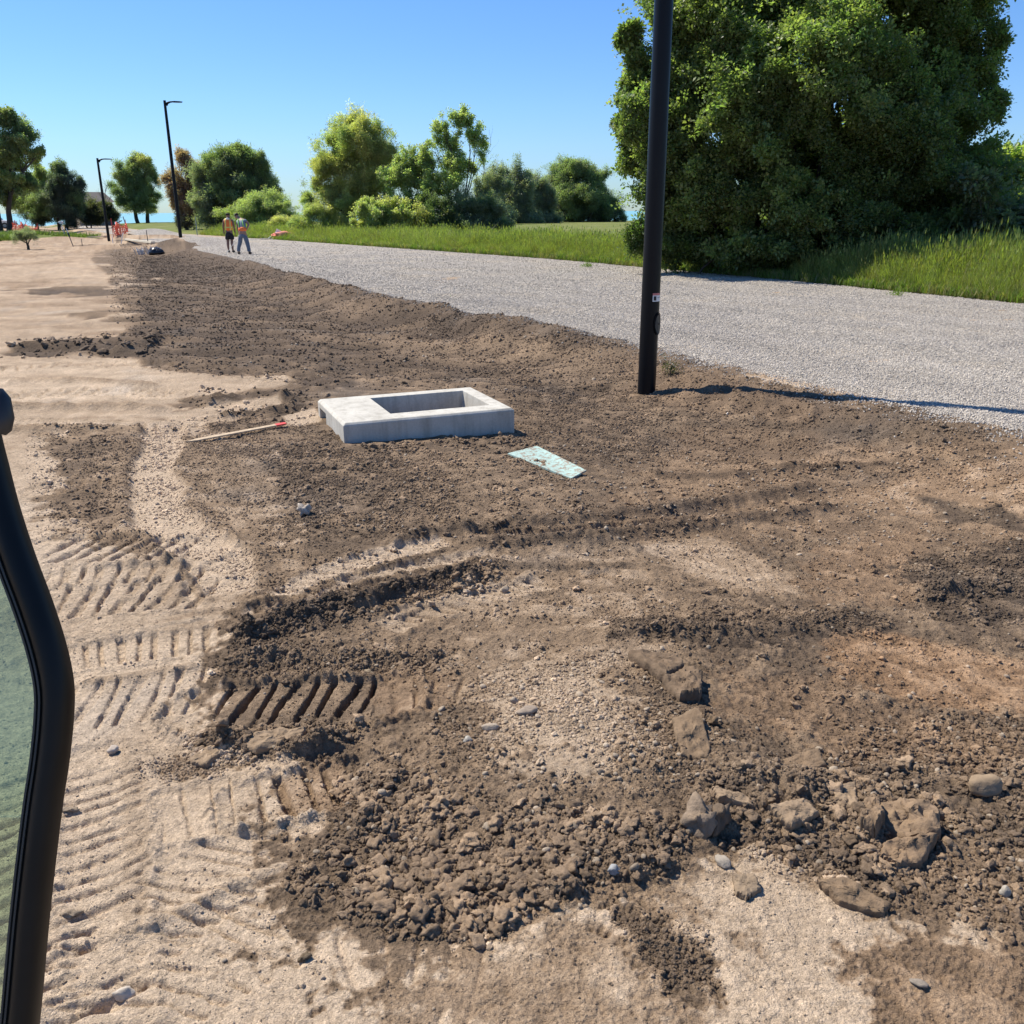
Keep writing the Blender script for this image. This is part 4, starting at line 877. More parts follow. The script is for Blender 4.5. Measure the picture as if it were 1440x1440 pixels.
tree('tree', 'tall light green tree with two trunks cut by the left edge', 'tree', 105, 6, [(0, 168, 22, 20), (25, 195, 24, 22), (-15, 215, 34, 34), (18, 228, 28, 28), (45, 220, 12, 14), (0, 262, 34, 26), (35, 255, 18, 18), (-40, 250, 40, 40), (56, 214, 5, 6)], G_MID, SPRIG_BROAD, dens=34, thr=-.12, sscale=2.2, clump=2.0, trunks=2, tr=.35, spread=1.3, vary=G_LIGHT, group=TG)
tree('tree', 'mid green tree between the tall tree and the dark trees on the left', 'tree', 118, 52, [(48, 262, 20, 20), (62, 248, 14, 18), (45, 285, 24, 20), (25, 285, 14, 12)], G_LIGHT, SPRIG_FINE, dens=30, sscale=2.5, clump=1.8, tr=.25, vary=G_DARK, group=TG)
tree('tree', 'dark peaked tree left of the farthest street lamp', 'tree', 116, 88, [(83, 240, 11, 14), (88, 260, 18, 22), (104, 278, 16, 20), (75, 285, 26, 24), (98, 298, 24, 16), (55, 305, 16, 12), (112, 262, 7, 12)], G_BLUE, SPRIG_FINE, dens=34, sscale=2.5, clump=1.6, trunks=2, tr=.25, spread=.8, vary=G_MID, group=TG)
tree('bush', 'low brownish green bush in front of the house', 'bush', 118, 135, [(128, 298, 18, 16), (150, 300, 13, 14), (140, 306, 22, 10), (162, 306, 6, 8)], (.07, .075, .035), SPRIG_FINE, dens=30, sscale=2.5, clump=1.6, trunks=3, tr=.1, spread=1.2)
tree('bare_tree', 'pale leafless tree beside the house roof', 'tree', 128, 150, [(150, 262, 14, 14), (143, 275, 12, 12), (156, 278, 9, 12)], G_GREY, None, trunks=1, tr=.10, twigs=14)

# ---- grasses
def grass_tuft(name, n, h, spread, seed, heads=0, mat=M_BLADE, wd=.006):
    R_ = random.Random(seed); V = []; F_ = []
    for k in range(n):
        a = R_.uniform(0, 6.28); b = Vector((math.cos(a), math.sin(a), 0)) * spread * R_.random() ** .7
        hh = h * R_.uniform(.5, 1.1); ln = Vector((R_.gauss(0, .16), R_.gauss(0, .16), 0)) * hh; sd_ = Vector((math.cos(a + 1.3), math.sin(a + 1.3), 0)) * wd * R_.uniform(.7, 1.5)
        p = [b, b + ln * .25 + Vector((0, 0, hh * .5)), b + ln * 1.0 + Vector((0, 0, hh * (.97 - .15 * R_.random())))]
        o = len(V); V += [p[0] - sd_, p[0] + sd_, p[1] - sd_ * .85, p[1] + sd_ * .85, p[2]]; F_ += [(o, o + 1, o + 3, o + 2), (o + 2, o + 3, o + 4)]
        if k < heads:
            q = p[2]; o = len(V); u_ = Vector((0, 0, .09)); V += [q - u_ * .4, q + sd_ * 2.2, q + u_, q - sd_ * 2.2]; F_ += [(o, o + 1, o + 2, o + 3)]
    me = bpy.data.meshes.new(name); me.from_pydata([tuple(v) for v in V], [], F_); me.update(); me.materials.append(mat); return me
TUFT = src_collection('grass_tuft', [grass_tuft('grass_tuft', 26, 1.0, .14, s, heads=4, wd=.0055) for s in range(5)])
SHORT = src_collection('short_tuft', [grass_tuft('short_tuft', 22, .22, .10, s + 9, wd=.004) for s in range(4)])
def grass_belt():
    X = []; Y = []; Hh = []; T = []
    def belt(n, y0, y1, w0, w1, h0, h1, wide=1.0):
        y = y0 + (y1 - y0) * rng.random(n) ** 1.25; wv = w0 + (w1 - w0) * rng.random(n)
        x = far_x(y) + .10 + wv
        h = (h0 + (h1 - h0) * sstep(0, 1.3, wv)) * (1 + .28 * fbm(x, y, .9, 3, 7.)) * rng.uniform(.75, 1.2, n)
        # worn bare gap and low growth near the trunks
        gap = sstep(-.9, .2, -np.abs(y - 25.6) + .5); low = sstep(25.6, 26.4, y) * sstep(30.0, 28.5, y)
        h = h * (1 - .55 * low) * (.72 + .28 * sstep(17, 21, y)); keep = (rng.random(n) > gap * .97) & (h > .1)
        X.append(x[keep]); Y.append(y[keep]); Hh.append(h[keep])
        c = np.array([.225, .265, .080])[None] * (1 + .30 * fbm(x, y, 1.2, 2, 3.))[:, None] * rng.uniform(.75, 1.25, (n, 1))
        yel = rng.random(n) < .26; c[yel] = np.array([.26, .25, .09]) * rng.uniform(.7, 1.2, (yel.sum(), 1)); T.append(c[keep])
    belt(15000, 8, 27.5, 0, 4.5, .5, .98); belt(8500, 27.5, 44, 0, 4.5, .45, .80); belt(4500, 44, 80, 0, 6.0, .4, .8)
    x, y, h, t = map(np.concatenate, (X, Y, Hh, T)); z = zm(x, y) + .0
    sc = np.stack([np.clip(h * 1.0 + y * .012, .5, 1.6)] * 2 + [h], 1)
    rot = np.stack([rng.normal(0, .10, len(x)), rng.normal(0, .10, len(x)), rng.uniform(0, 6.28, len(x))], 1)
    tag(scatter('tall_grass', np.stack([x, y, z], 1), sc, rot, t, TUFT), 'tall green grass growing along the far edge of the gravel road', 'grass', kind='stuff')
    n = 7000; y = 9 + 60 * rng.random(n) ** 1.4; x = far_x(y) - .15 + rng.exponential(.30, n); g = rng.uniform(.6, 1.3, n)
    c = np.where((rng.random(n) < .4)[:, None], np.array([[.28, .25, .12]]), np.array([[.15, .22, .04]])) * rng.uniform(.7, 1.2, (n, 1))
    # lawn margin, left verge
    n2 = 4500; x2 = rng.uniform(-56, -36, n2); y2 = rng.uniform(52, 82, n2); x = np.concatenate([x, x2]); y = np.concatenate([y, y2]); g = np.concatenate([g, rng.uniform(1.2, 2.6, n2)])
    c = np.concatenate([c, np.array([[.12, .16, .05]]) * rng.uniform(.6, 1.4, (n2, 1))])
    z = zm(x, y) + .02; rot = np.stack([rng.normal(0, .2, len(x)), rng.normal(0, .2, len(x)), rng.uniform(0, 6.28, len(x))], 1)
    tag(scatter('short_grass', np.stack([x, y, z], 1), np.stack([g * (1 + y * .02)] * 2 + [g], 1), rot, c, SHORT), 'short mixed grass fringing the gravel and the far left verge', 'grass', kind='stuff')
grass_belt()

# ------------------------------------------------------------------ concrete catch basin section
def mat_concrete():
    m_, nt_, b, out = new_mat('precast_concrete'); b.inputs['Roughness'].default_value = .85; b.inputs['Specular IOR Level'].default_value = .25
    n = noise_node(nt_, 3.5, 6, .65); r_ = ramp(nt_, n.outputs['Fac'], [(.3, (.42, .395, .345)), (.55, (.50, .473, .415)), (.75, (.555, .53, .47))])
    n2 = noise_node(nt_, 60, 4, .7); r2 = ramp(nt_, n2.outputs['Fac'], [(.3, (.88, .88, .88)), (.6, (1.04, 1.04, 1.04))])
    tc = nt_.nodes.new('ShaderNodeTexCoord'); mp = nt_.nodes.new('ShaderNodeMapping'); mp.inputs['Scale'].default_value = (14, 14, 1.0)
    nt_.links.new(tc.outputs['Object'], mp.inputs[0]); n3 = noise_node(nt_, 1.0, 4, .6, vec=mp.outputs[0])
    r3 = ramp(nt_, n3.outputs['Fac'], [(.32, (.80, .79, .77)), (.5, (1, 1, 1)), (.74, (1.05, 1.05, 1.05))])
    # soil dust low on the sides
    sp = nt_.nodes.new('ShaderNodeSeparateXYZ'); nt_.links.new(tc.outputs['Object'], sp.inputs[0])
    nd = noise_node(nt_, 18, 4, .7); ad = nt_.nodes.new('ShaderNodeMath'); ad.operation = 'MULTIPLY_ADD'; ad.inputs[1].default_value = .16
    nt_.links.new(nd.outputs['Fac'], ad.inputs[0]); nt_.links.new(sp.outputs['Z'], ad.inputs[2])
    r4 = ramp(nt_, ad.outputs[0], [(.02, (.50, .40, .30)), (.12, (.92, .88, .83)), (.2, (1, 1, 1))])
    c = mul(nt_, mul(nt_, mul(nt_, r_.outputs[0], r2.outputs[0]), r3.outputs[0]), r4.outputs[0]); nt_.links.new(c, b.inputs['Base Color'])
    bump(nt_, n2.outputs['Fac'], b, .3, .003); return m_
def catch_basin():
    bx, by, rz = -1.452, 7.50, rad(22.4); Lx, Ly, zt, zb = 1.60, 1.16, .172, -.14; h = zt - zb
    root = empty('catch_basin', (bx, by, zb), 'pale grey precast concrete box with a rectangular opening resting in the ditch', 'concrete box', rz=rz)
    bm = bmesh.new(); c = .022
    # outer shell rings bottom to top with chamfer, then the top face with the opening and inner walls
    def ring(x0, x1, y0, y1, z, k=0.0):
        if k == 0: return [bm.verts.new(p) for p in ((x0, y0, z), (x1, y0, z), (x1, y1, z), (x0, y1, z))]
    R0 = ring(0, Lx, 0, Ly, 0, 0); R1 = ring(0, Lx, 0, Ly, h - c); R2 = ring(c, Lx - c, c, Ly - c, h)
    i0 = (.487, 1.446, .2295, .994)
    R3 = ring(i0[0], i0[1], i0[2], i0[3], h); R4 = ring(i0[0] + .02, i0[1] - .02, i0[2] + .02, i0[3] - .02, 0.0)
    for A_, B_ in ((R0, R1), (R1, R2), (R2, R3), (R3, R4), (R4, R0)):
        for i in range(4): bm.faces.new((A_[i], A_[(i + 1) % 4], B_[(i + 1) % 4], B_[i]))
    bmesh.ops.recalc_face_normals(bm, faces=bm.faces)
    me = bpy.data.meshes.new('basin_wall'); bm.to_mesh(me); bm.free(); me.materials.append(mat_concrete())
    o = link('basin_wall', me, root)
    # knock-out at the low left end: cut from the wall
    mb = MB().box((-.0, .93, .16), (.11, .30, .16)); cut = mb.build('cutter', M_BLACK, root); COL.objects.unlink(cut)
    md = o.modifiers.new('cut', 'BOOLEAN'); md.object = cut; md.operation = 'DIFFERENCE'; md.solver = 'EXACT'
    bv = o.modifiers.new('edge', 'BEVEL'); bv.width = .007; bv.segments = 2; bv.limit_method = 'ANGLE'; bv.angle_limit = rad(30)
    dg = bpy.context.evaluated_depsgraph_get()
    me2 = bpy.data.meshes.new_from_object(o.evaluated_get(dg)); o.modifiers.clear(); o.data = me2; bpy.data.objects.remove(cut)
    # smooth dry mortar wash on the solid end and a dirt floor seen through the opening
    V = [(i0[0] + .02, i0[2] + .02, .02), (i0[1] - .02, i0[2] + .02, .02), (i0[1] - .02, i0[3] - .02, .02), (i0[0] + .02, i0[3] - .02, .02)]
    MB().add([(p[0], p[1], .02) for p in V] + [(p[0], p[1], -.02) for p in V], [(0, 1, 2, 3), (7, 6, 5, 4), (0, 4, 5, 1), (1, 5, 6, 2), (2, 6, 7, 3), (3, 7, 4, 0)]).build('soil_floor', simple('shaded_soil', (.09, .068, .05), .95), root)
    return root
catch_basin()

# ------------------------------------------------------------------ street lamps
def street_lamp(u, v, dia, height, label, top=None):
    p = at(u, v); x, y = p[0], p[1]; z = gz1(x, y)
    if top: height = at_y(top[0], top[1], y)[2] - z
    root = empty('street_lamp', (x, y, z), label, 'street lamp', 'black street lamps along the road')
    h = height; r_ = dia / 2
    MB().tube([(0, 0, -.3), (0, 0, h * .3), (0, 0, h * .65), (0, 0, h)], [r_, r_ * .98, r_ * .88, r_ * .72], 28).build('pole', M_BLACK, root, True)
    ax = Vector((.9, .44, 0)).normalized(); sidev = Vector((-ax.y, ax.x, 0))
    arm = MB(); pts = [ax * (r_ * .5) + Vector((0, 0, h - .20)), ax * .16 + Vector((0, 0, h - .09)), ax * .30 + Vector((0, 0, h - .04)), ax * .45 + Vector((0, 0, h - .02))]
    arm.tube(pts, [.10, .065, .045, .04], 10).build('arm', M_BLACK, root, True)
    hd = MB(); c0 = ax * .40 + Vector((0, 0, h - .02)); vs_ = []
    for t, wd, th in ((0, .06, .05), (.10, .14, .06), (.38, .16, .05), (.55, .12, .035)):
        for a, b in ((-1, -1), (1, -1), (1, 1), (-1, 1)): vs_.append(c0 + ax * t + sidev * wd * a + Vector((0, 0, th * b * .6)))
    fs = [(3, 2, 1, 0), (12, 13, 14, 15)]
    for i in range(3):
        for k in range(4): fs.append((i * 4 + k, i * 4 + (k + 1) % 4, (i + 1) * 4 + (k + 1) % 4, (i + 1) * 4 + k))
    hd.add(vs_, fs).build('lamp_head', M_BLACK, root, bevel=.01)
    MB().tube([(0, 0, h - .01), (0, 0, h + .03)], [r_ * .78, r_ * .7], 20).build('cap', M_BLACK, root, True)
    return root, r_
lamp1, R1_ = street_lamp(909, 552, .205, 8.6, 'black lamp pole standing nearest, in the soil beside the gravel, its top out of frame')
def lamp_details(root, r_):
    # oval hand-hole cover with its rim and screw, on the side towards the road, and a warning sticker above it
    zc = .79; an0 = math.atan2(-.62, .78); n = Vector((math.cos(an0), math.sin(an0), 0)); s_ = Vector((-n.y, n.x, 0))
    def oval(name, a, b, off, th, mat, zc=zc):
        V = []; k = 20
        for t in (0, 1):
            for i in range(k):
                q = 2 * math.pi * i / k; w_ = a * math.cos(q); an = an0 + w_ / r_; rr_ = r_ + off + th * t
                V.append(Vector((math.cos(an) * rr_, math.sin(an) * rr_, zc + b * math.sin(q))))
        F_ = [tuple(reversed(range(k))), tuple(range(k, 2 * k))] + [(i, (i + 1) % k, k + (i + 1) % k, k + i) for i in range(k)]
        return MB().add(V, F_).build(name, mat, root)
    rim = oval('handhole_rim', .062, .125, -.004, .016, M_BLACK); cv = oval('handhole_cover', .050, .108, .011, .008, M_STEELDARK)
    c = n * (r_ + .018) + Vector((0, 0, zc)); s2 = MB().tube([c, c + n * .008], .011, 10).build('screw', M_STEELDARK, cv)
    for nm, w0, w1, z0, z1, mat, off in (('sticker', -.055, .055, 1.035, 1.125, M_WHITE, .002), ('sticker_header', -.055, .055, 1.102, 1.125, simple('faded_red_print', (.62, .22, .20), .6), .0032),
                                          ('sticker_symbol', -.043, -.012, 1.046, 1.092, simple('black_print', (.02, .02, .02), .6), .0032), ('sticker_text', .0, .045, 1.072, 1.078, simple('grey_print', (.3, .3, .3), .6), .0032)):
        V = []; F_ = []; k = 8; az = an0 - .30
        for i in range(k + 1):
            an = az + (w0 + (w1 - w0) * i / k) / r_; V += [Vector((math.cos(an) * (r_ + off), math.sin(an) * (r_ + off), z0)), Vector((math.cos(an) * (r_ + off), math.sin(an) * (r_ + off), z1))]
        for i in range(k): F_.append((2 * i, 2 * i + 2, 2 * i + 3, 2 * i + 1))
        o = MB().add(V, F_).build(nm, mat, root)
        if nm == 'sticker': st = o
        else: o.parent = st
lamp_details(lamp1, R1_)
street_lamp(256, 350, .20, 8.45, 'black street lamp standing on the dirt mound left of the two workers', (228, 142))
street_lamp(153, 336, .20, 8.2, 'farthest small black street lamp beside the orange mesh', (140, 223))

# ------------------------------------------------------------------ things lying about
def stake():
    a = at(262, 625); b = at(402, 600); a[2] = gz1(a[0], a[1]) + .02; b[2] = gz1(b[0], b[1]) + .035
    d = Vector(b - a); L = d.length; rz = math.atan2(d.y, d.x); tilt = math.asin(d.z / L)
    root = empty('survey_stake', a, 'pale wooden lath with a red tip lying left of the concrete box', 'wooden stake', rz=rz)
    root.rotation_euler = (0.15, -tilt, rz)
    MB().add([(0, 0, -.006), (.10, -.019, -.006), (L - .11, -.019, -.006), (L - .11, .019, -.006), (.10, .019, -.006), (0, 0, .006), (.10, -.019, .006), (L - .11, -.019, .006), (L - .11, .019, .006), (.10, .019, .006)],
             [(4, 3, 2, 1, 0), (5, 6, 7, 8, 9), (0, 1, 6, 5), (1, 2, 7, 6), (2, 3, 8, 7), (3, 4, 9, 8), (4, 0, 5, 9)]).build('shaft', M_LATH, root)
    MB().box((L - .055, 0, 0), (.11, .04, .0135)).build('painted_tip', M_REDPAINT, root)
stake()
def teal_sheet():
    c = [at(714, 640), at(755, 634.5), at(824, 671), at(803, 674)]
    g = [gz1(p[0], p[1]) for p in c]; hs = [.012, .03, .036, -.004]; V = []
    for t in (0, -.014):
        for p, q, h in zip(c, g, hs): V.append((p[0], p[1], max(q, min(g)) * .3 + np.mean(g) * .7 + h + t + .012))
    m_, nt_, b, out = new_mat('teal_painted_board'); b.inputs['Roughness'].default_value = .8
    n = noise_node(nt_, 26, 6, .75); r_ = ramp(nt_, n.outputs['Fac'], [(.40, (.22, .165, .12)), (.47, (.30, .32, .27)), (.50, (.30, .42, .38)), (.7, (.37, .51, .47))]); nt_.links.new(r_.outputs[0], b.inputs['Base Color'])
    o = MB().add(V, [(3, 2, 1, 0), (4, 5, 6, 7), (0, 1, 5, 4), (1, 2, 6, 5), (2, 3, 7, 6), (3, 0, 4, 7)]).build('painted_board', m_)
    bm = bmesh.new(); bm.from_mesh(o.data); bmesh.ops.recalc_face_normals(bm, faces=bm.faces); bm.to_mesh(o.data); bm.free()
    tag(o, 'pale teal painted board half buried in soil in front of the concrete box', 'board')
teal_sheet()

def lump(u, v, sx, sy, sz, label, cat, name, mesh, tint, rz=0., tilt=(0, 0), sink=.3, group=None):
    p = at(u, v); z = gz1(p[0], p[1]); o = link(name, mesh, None, (p[0], p[1], z + sz * (1 - 2 * sink)))
    o.scale = (sx, sy, sz); o.rotation_euler = (tilt[0], tilt[1], rz); o['tint'] = [float(t) * .85 for t in tint]
    return tag(o, label, cat, group)
def slab(name, pts, th, seed):
    """a broken crust plate: irregular outline, uneven top, ragged thick rim"""
    bm = bmesh.new(); R_ = random.Random(seed); n = 64; P = []
    k = len(pts)
    for i in range(n):
        t = i / n * k; a = pts[int(t) % k]; b = pts[(int(t) + 1) % k]; f = t - int(t)
        P.append((a[0] + (b[0] - a[0]) * f + R_.gauss(0, .0016), a[1] + (b[1] - a[1]) * f + R_.gauss(0, .0016)))
    rings = []
    for (s_, z_) in ((.08, .06), (.17, .06), (.26, .06), (.35, .06), (.44, .06), (.53, .05), (.62, .05), (.71, .04), (.8, .03), (.88, .01), (.95, -.04), (1.0, -.2), (1.02, -.5), (.96, -1.0)):
        rings.append([bm.verts.new((x * s_ + R_.gauss(0, .0012), y * s_ + R_.gauss(0, .0012), th * z_ + th * .45 * mnoise.noise(Vector((x * s_ * 9 + seed, y * s_ * 9, seed))) + th * .28 * mnoise.noise(Vector((x * s_ * 30 + seed, y * s_ * 30, seed))) + th * .14 * mnoise.noise(Vector((x * s_ * 85 + seed, y * s_ * 85, seed))))) for (x, y) in P])
    ct = bm.verts.new((0, 0, th * .08))
    for i in range(n): bm.faces.new((ct, rings[0][i], rings[0][(i + 1) % n]))
    for a, b in zip(rings[:-1], rings[1:]):
        for i in range(n): bm.faces.new((a[i], b[i], b[(i + 1) % n], a[(i + 1) % n]))
    bm.faces.new(list(reversed(rings[-1])))
    bmesh.ops.recalc_face_normals(bm, faces=bm.faces)
    me = bpy.data.meshes.new(name); bm.to_mesh(me); bm.free(); me.materials.append(M_CRUST)
    me.polygons.foreach_set('use_smooth', np.full(len(me.polygons), True))
    try: me.set_sharp_from_angle(angle=rad(50))
    except Exception: pass
    return me
def place_slab(px, th, label, tint, tilt=(0, 0), lift=0.6, seed=1, name='crust_slab'):
    W_ = [at(u, v)[:2] for u, v in px]; c = np.mean(W_, 0); z = gz1(*c)
    o = link(name, slab(name, [(float(p[0] - c[0]), float(p[1] - c[1])) for p in W_], th, seed), None, (c[0], c[1], z + th * lift))
    o.rotation_euler = (tilt[0], tilt[1], 0); o['tint'] = [float(t) * .80 for t in tint]
    return tag(o, label, 'slab of crusted soil')
BRN = (.235, .163, .103); TAN = (.33, .237, .155); DKB = (.17, .125, .088)
place_slab([(884, 930), (948, 922), (962, 948), (935, 965)], .05, 'dark flat crust slab, upper left of the broken pair in the middle right', (.20, .14, .092), (-.14, .10), .9, 3)
place_slab([(932, 966), (962, 948), (988, 958), (984, 990), (955, 988)], .06, 'dark blocky crust slab touching the upper broken one, with a deep shadow', (.20, .14, .092), (-.12, .12), .8, 4)
place_slab([(945, 1022), (980, 1018), (1000, 1050), (996, 1068), (960, 1062), (950, 1045)], .035, 'brown crust plate below the broken pair of dark slabs', BRN, (.10, .02), .6, 5)
place_slab([(1232, 1142), (1262, 1138), (1316, 1160), (1322, 1186), (1275, 1192), (1240, 1172)], .075, 'largest crust slab, thick with a deep shadow, at the lower right', (.27, .187, .12), (-.06, .06), .62, 6)
place_slab([(1208, 1150), (1230, 1144), (1238, 1174), (1228, 1190), (1205, 1180)], .06, 'narrow crust block split off the left side of the largest slab', (.26, .18, .115), (-.1, -.05), .55, 21)
place_slab([(1240, 1194), (1276, 1195), (1318, 1190), (1296, 1224), (1262, 1226), (1238, 1214)], .06, 'crust slab broken off below the largest slab', (.25, .172, .11), (.08, .06), .55, 22)
place_slab([(1165, 1122), (1200, 1118), (1205, 1150), (1180, 1160)], .03, 'thin crust plate leaning left of the largest slab', TAN, (.1, .0), .6, 7)
place_slab([(1150, 1250), (1190, 1245), (1252, 1280), (1240, 1292), (1180, 1275)], .035, 'long narrow brown crust sliver at the edge of the sandy patch', BRN, (.05, .0), .7, 8)
place_slab([(1030, 1240), (1060, 1238), (1070, 1258), (1050, 1270), (1035, 1262)], .03, 'small oval brown slab lying on pale sand at the lower right', (.29, .215, .145), (.12, .05), .7, 9)
place_slab([(335, 1058), (390, 1044), (432, 1042), (420, 1060), (360, 1072)], .035, 'tan crust slab edge under the deep track print', TAN, (.2, .0), .7, 10)
place_slab([(262, 1075), (300, 1052), (320, 1060), (290, 1082)], .03, 'tilted tan crust piece at the left end of the deep track print', TAN, (.1, -.1), .6, 11)
place_slab([(1080, 1150), (1130, 1140), (1150, 1160), (1110, 1178)], .03, 'thin plate left of centre among the lower right clods', TAN, (.05, .05), .6, 12)
place_slab([(1000, 1110), (1050, 1125), (1060, 1140), (1010, 1130)], .03, 'narrow tan crust strip above the upright clod', TAN, (.05, .05), .6, 14)
place_slab([(1100, 1070), (1150, 1065), (1160, 1085), (1110, 1095)], .025, 'faint flat crust plate above the lower right clods', BRN, (.05, .05), .5, 15)
lump(1000, 1020, .022, .022, .02, 'cube-like brown clod right of the brown crust plate', 'clod', 'dirt_clod', CLOD_BIG[0], BRN)
lump(985, 1168, .045, .05, .06, 'upright brown clod beside the shaded hollow, lower middle', 'clod', 'dirt_clod', CLOD_BIG[1], (.28, .21, .15), .5, (.1, .2), .2)
lump(1010, 1160, .05, .04, .05, 'dark clod right behind the upright brown clod', 'clod', 'dirt_clod', CLOD_BIG[2], DKB, 1.5, (0, 0), .3)
lump(1382, 1112, .065, .05, .045, 'rounded tan boulder at the right edge above the largest slab', 'rock', 'rock', STONE_BIG[0], (.31, .225, .145), .3, (0, 0), .3)
lump(430, 722, .05, .04, .045, 'angular white grey rock standing alone left of the middle', 'rock', 'rock', CLOD_BIG[10], (.50, .43, .36), 1.0, (.3, .2), .2)
lump(159, 1060, .022, .02, .02, 'pale pebble with a shadow on the smooth sand near the left frame', 'stone', 'stone', STONE_BIG[2], (.52, .43, .35), .6, (0, 0), .15)
lump(862, 1234, .022, .018, .016, 'bluish white stone in the clod heap at lower middle', 'stone', 'stone', STONE_BIG[3], (0.328, 0.328, 0.328), .4, (0, 0), .2)
lump(1015, 1215, .022, .034, .016, 'flat cream stone next to the sandy patch', 'stone', 'stone', STONE_BIG[0], (0.374, 0.320, 0.257), .4, (0, 0), .2)
lump(1412, 1262, .02, .016, .02, 'white pointed stone near the right edge below the largest slab', 'stone', 'stone', STONE_BIG[1], (0.390, 0.343, 0.281), .4, (0, 0), .2)
lump(740, 1003, .045, .026, .022, 'flat grey brown stone, right one on the pebbly rise', 'stone', 'stone', STONE_BIG[2], (.34, .27, .21), .3, (0, 0), .25)
lump(722, 988, .018, .018, .016, 'small rounded stone left of the flat one on the pebbly rise', 'stone', 'stone', STONE_BIG[3], (.38, .31, .24), .3, (0, 0), .25)
lump(658, 1042, .02, .018, .014, 'white stone left of the pebbly rise', 'stone', 'stone', STONE_BIG[1], (0.374, 0.343, 0.296), .9, (0, 0), .2)
lump(690, 1026, .035, .02, .016, 'long tan stone between the white stone and the flat one', 'stone', 'stone', STONE_BIG[0], (.42, .34, .26), .2, (0, 0), .25)
lump(99, 1288, .026, .016, .012, 'flat tan lump on the ribbed sand at the bottom left', 'clod', 'dirt_clod', CLOD_BIG[3], (.36, .28, .2), .2, (0, 0), .25)
lump(100, 1140, .03, .012, .010, 'thin tan clod on the ribbed sand beside the black door frame', 'clod', 'dirt_clod', CLOD_BIG[4], (.4, .31, .22), .2, (0, 0), .25)
lump(427, 1349, .016, .013, .012, 'brown clod alone on the sand at the bottom, left of the heap', 'clod', 'dirt_clod', CLOD_BIG[5], (.2, .15, .1), .2, (0, 0), .2)
lump(172, 1395, .03, .018, .02, 'grey white lump pressed in the sand at the bottom left corner', 'stone', 'stone', STONE_BIG[3], (.55, .47, .38), .2, (0, 0), .35)
lump(1290, 1388, .024, .012, .010, 'grey slate chip with a white edge at the bottom right', 'stone', 'stone', STONE_BIG[2], (.30, .25, .2), -.5, (.1, 0), .3)
lump(520, 945, .035, .014, .012, 'thin tan flake above the right end of the deep track print', 'clod', 'dirt_clod', CLOD_BIG[6], (.33, .26, .18), -.6, (0, 0), .2)
lump(710, 828, .03, .025, .022, 'tan stone on the dark ridge', 'stone', 'stone', STONE_BIG[1], (.42, .33, .24), .4, (0, 0), .25)
# the bigger clods one could pick out, as individuals per heap
def individuals(poly, n, a, b, label, group, fx=1.0):
    q = pts_in(poly, n); x, y = q[:, 0], q[:, 1]; z, tint, tone, onr = tint_at(x, y, fx, .15); S = powsize(n, a, b, 2.4) * .85
    for i in range(n):
        s_ = S[i]; o = link('dirt_clod', random.choice(CLOD_BIG), None, (x[i], y[i], z[i] + s_ * .25))
        o.scale = (s_ * random.uniform(.8, 1.3), s_ * random.uniform(.8, 1.2), s_ * random.uniform(.6, .9)); o.rotation_euler = (random.uniform(-.4, .4), random.uniform(-.4, .4), random.uniform(0, 6.28))
        o['tint'] = [float(t) for t in tint[i]]; tag(o, label, 'clod', group)
individuals([(560, 1180), (740, 1180), (760, 1270), (690, 1325), (560, 1310), (440, 1265), (420, 1230)], 70, .022, .036, 'fist-like brown clod in the loose heap at the bottom middle', 'clods heaped at the bottom middle')
individuals([(520, 1070), (700, 1110), (900, 1140), (960, 1200), (760, 1180), (540, 1160)], 38, .018, .032, 'brown clod on the slope above the bottom heap', 'clods on the slope above the heap')
individuals([(1010, 1100), (1200, 1080), (1420, 1060), (1440, 1240), (1330, 1260), (1130, 1240)], 42, .018, .034, 'brown clod among the broken slabs at the lower right', 'clods among the broken slabs')
individuals([(330, 895), (450, 855), (690, 800), (700, 825), (560, 855), (340, 915)], 26, .018, .032, 'dark clod along the raised track ridge at left middle', 'clods on the track ridge')
individuals([(20, 484), (220, 474), (215, 500), (30, 498)], 22, .05, .10, 'dark clod in the low heap reaching the left edge', 'clods of the dark heap at the left edge')

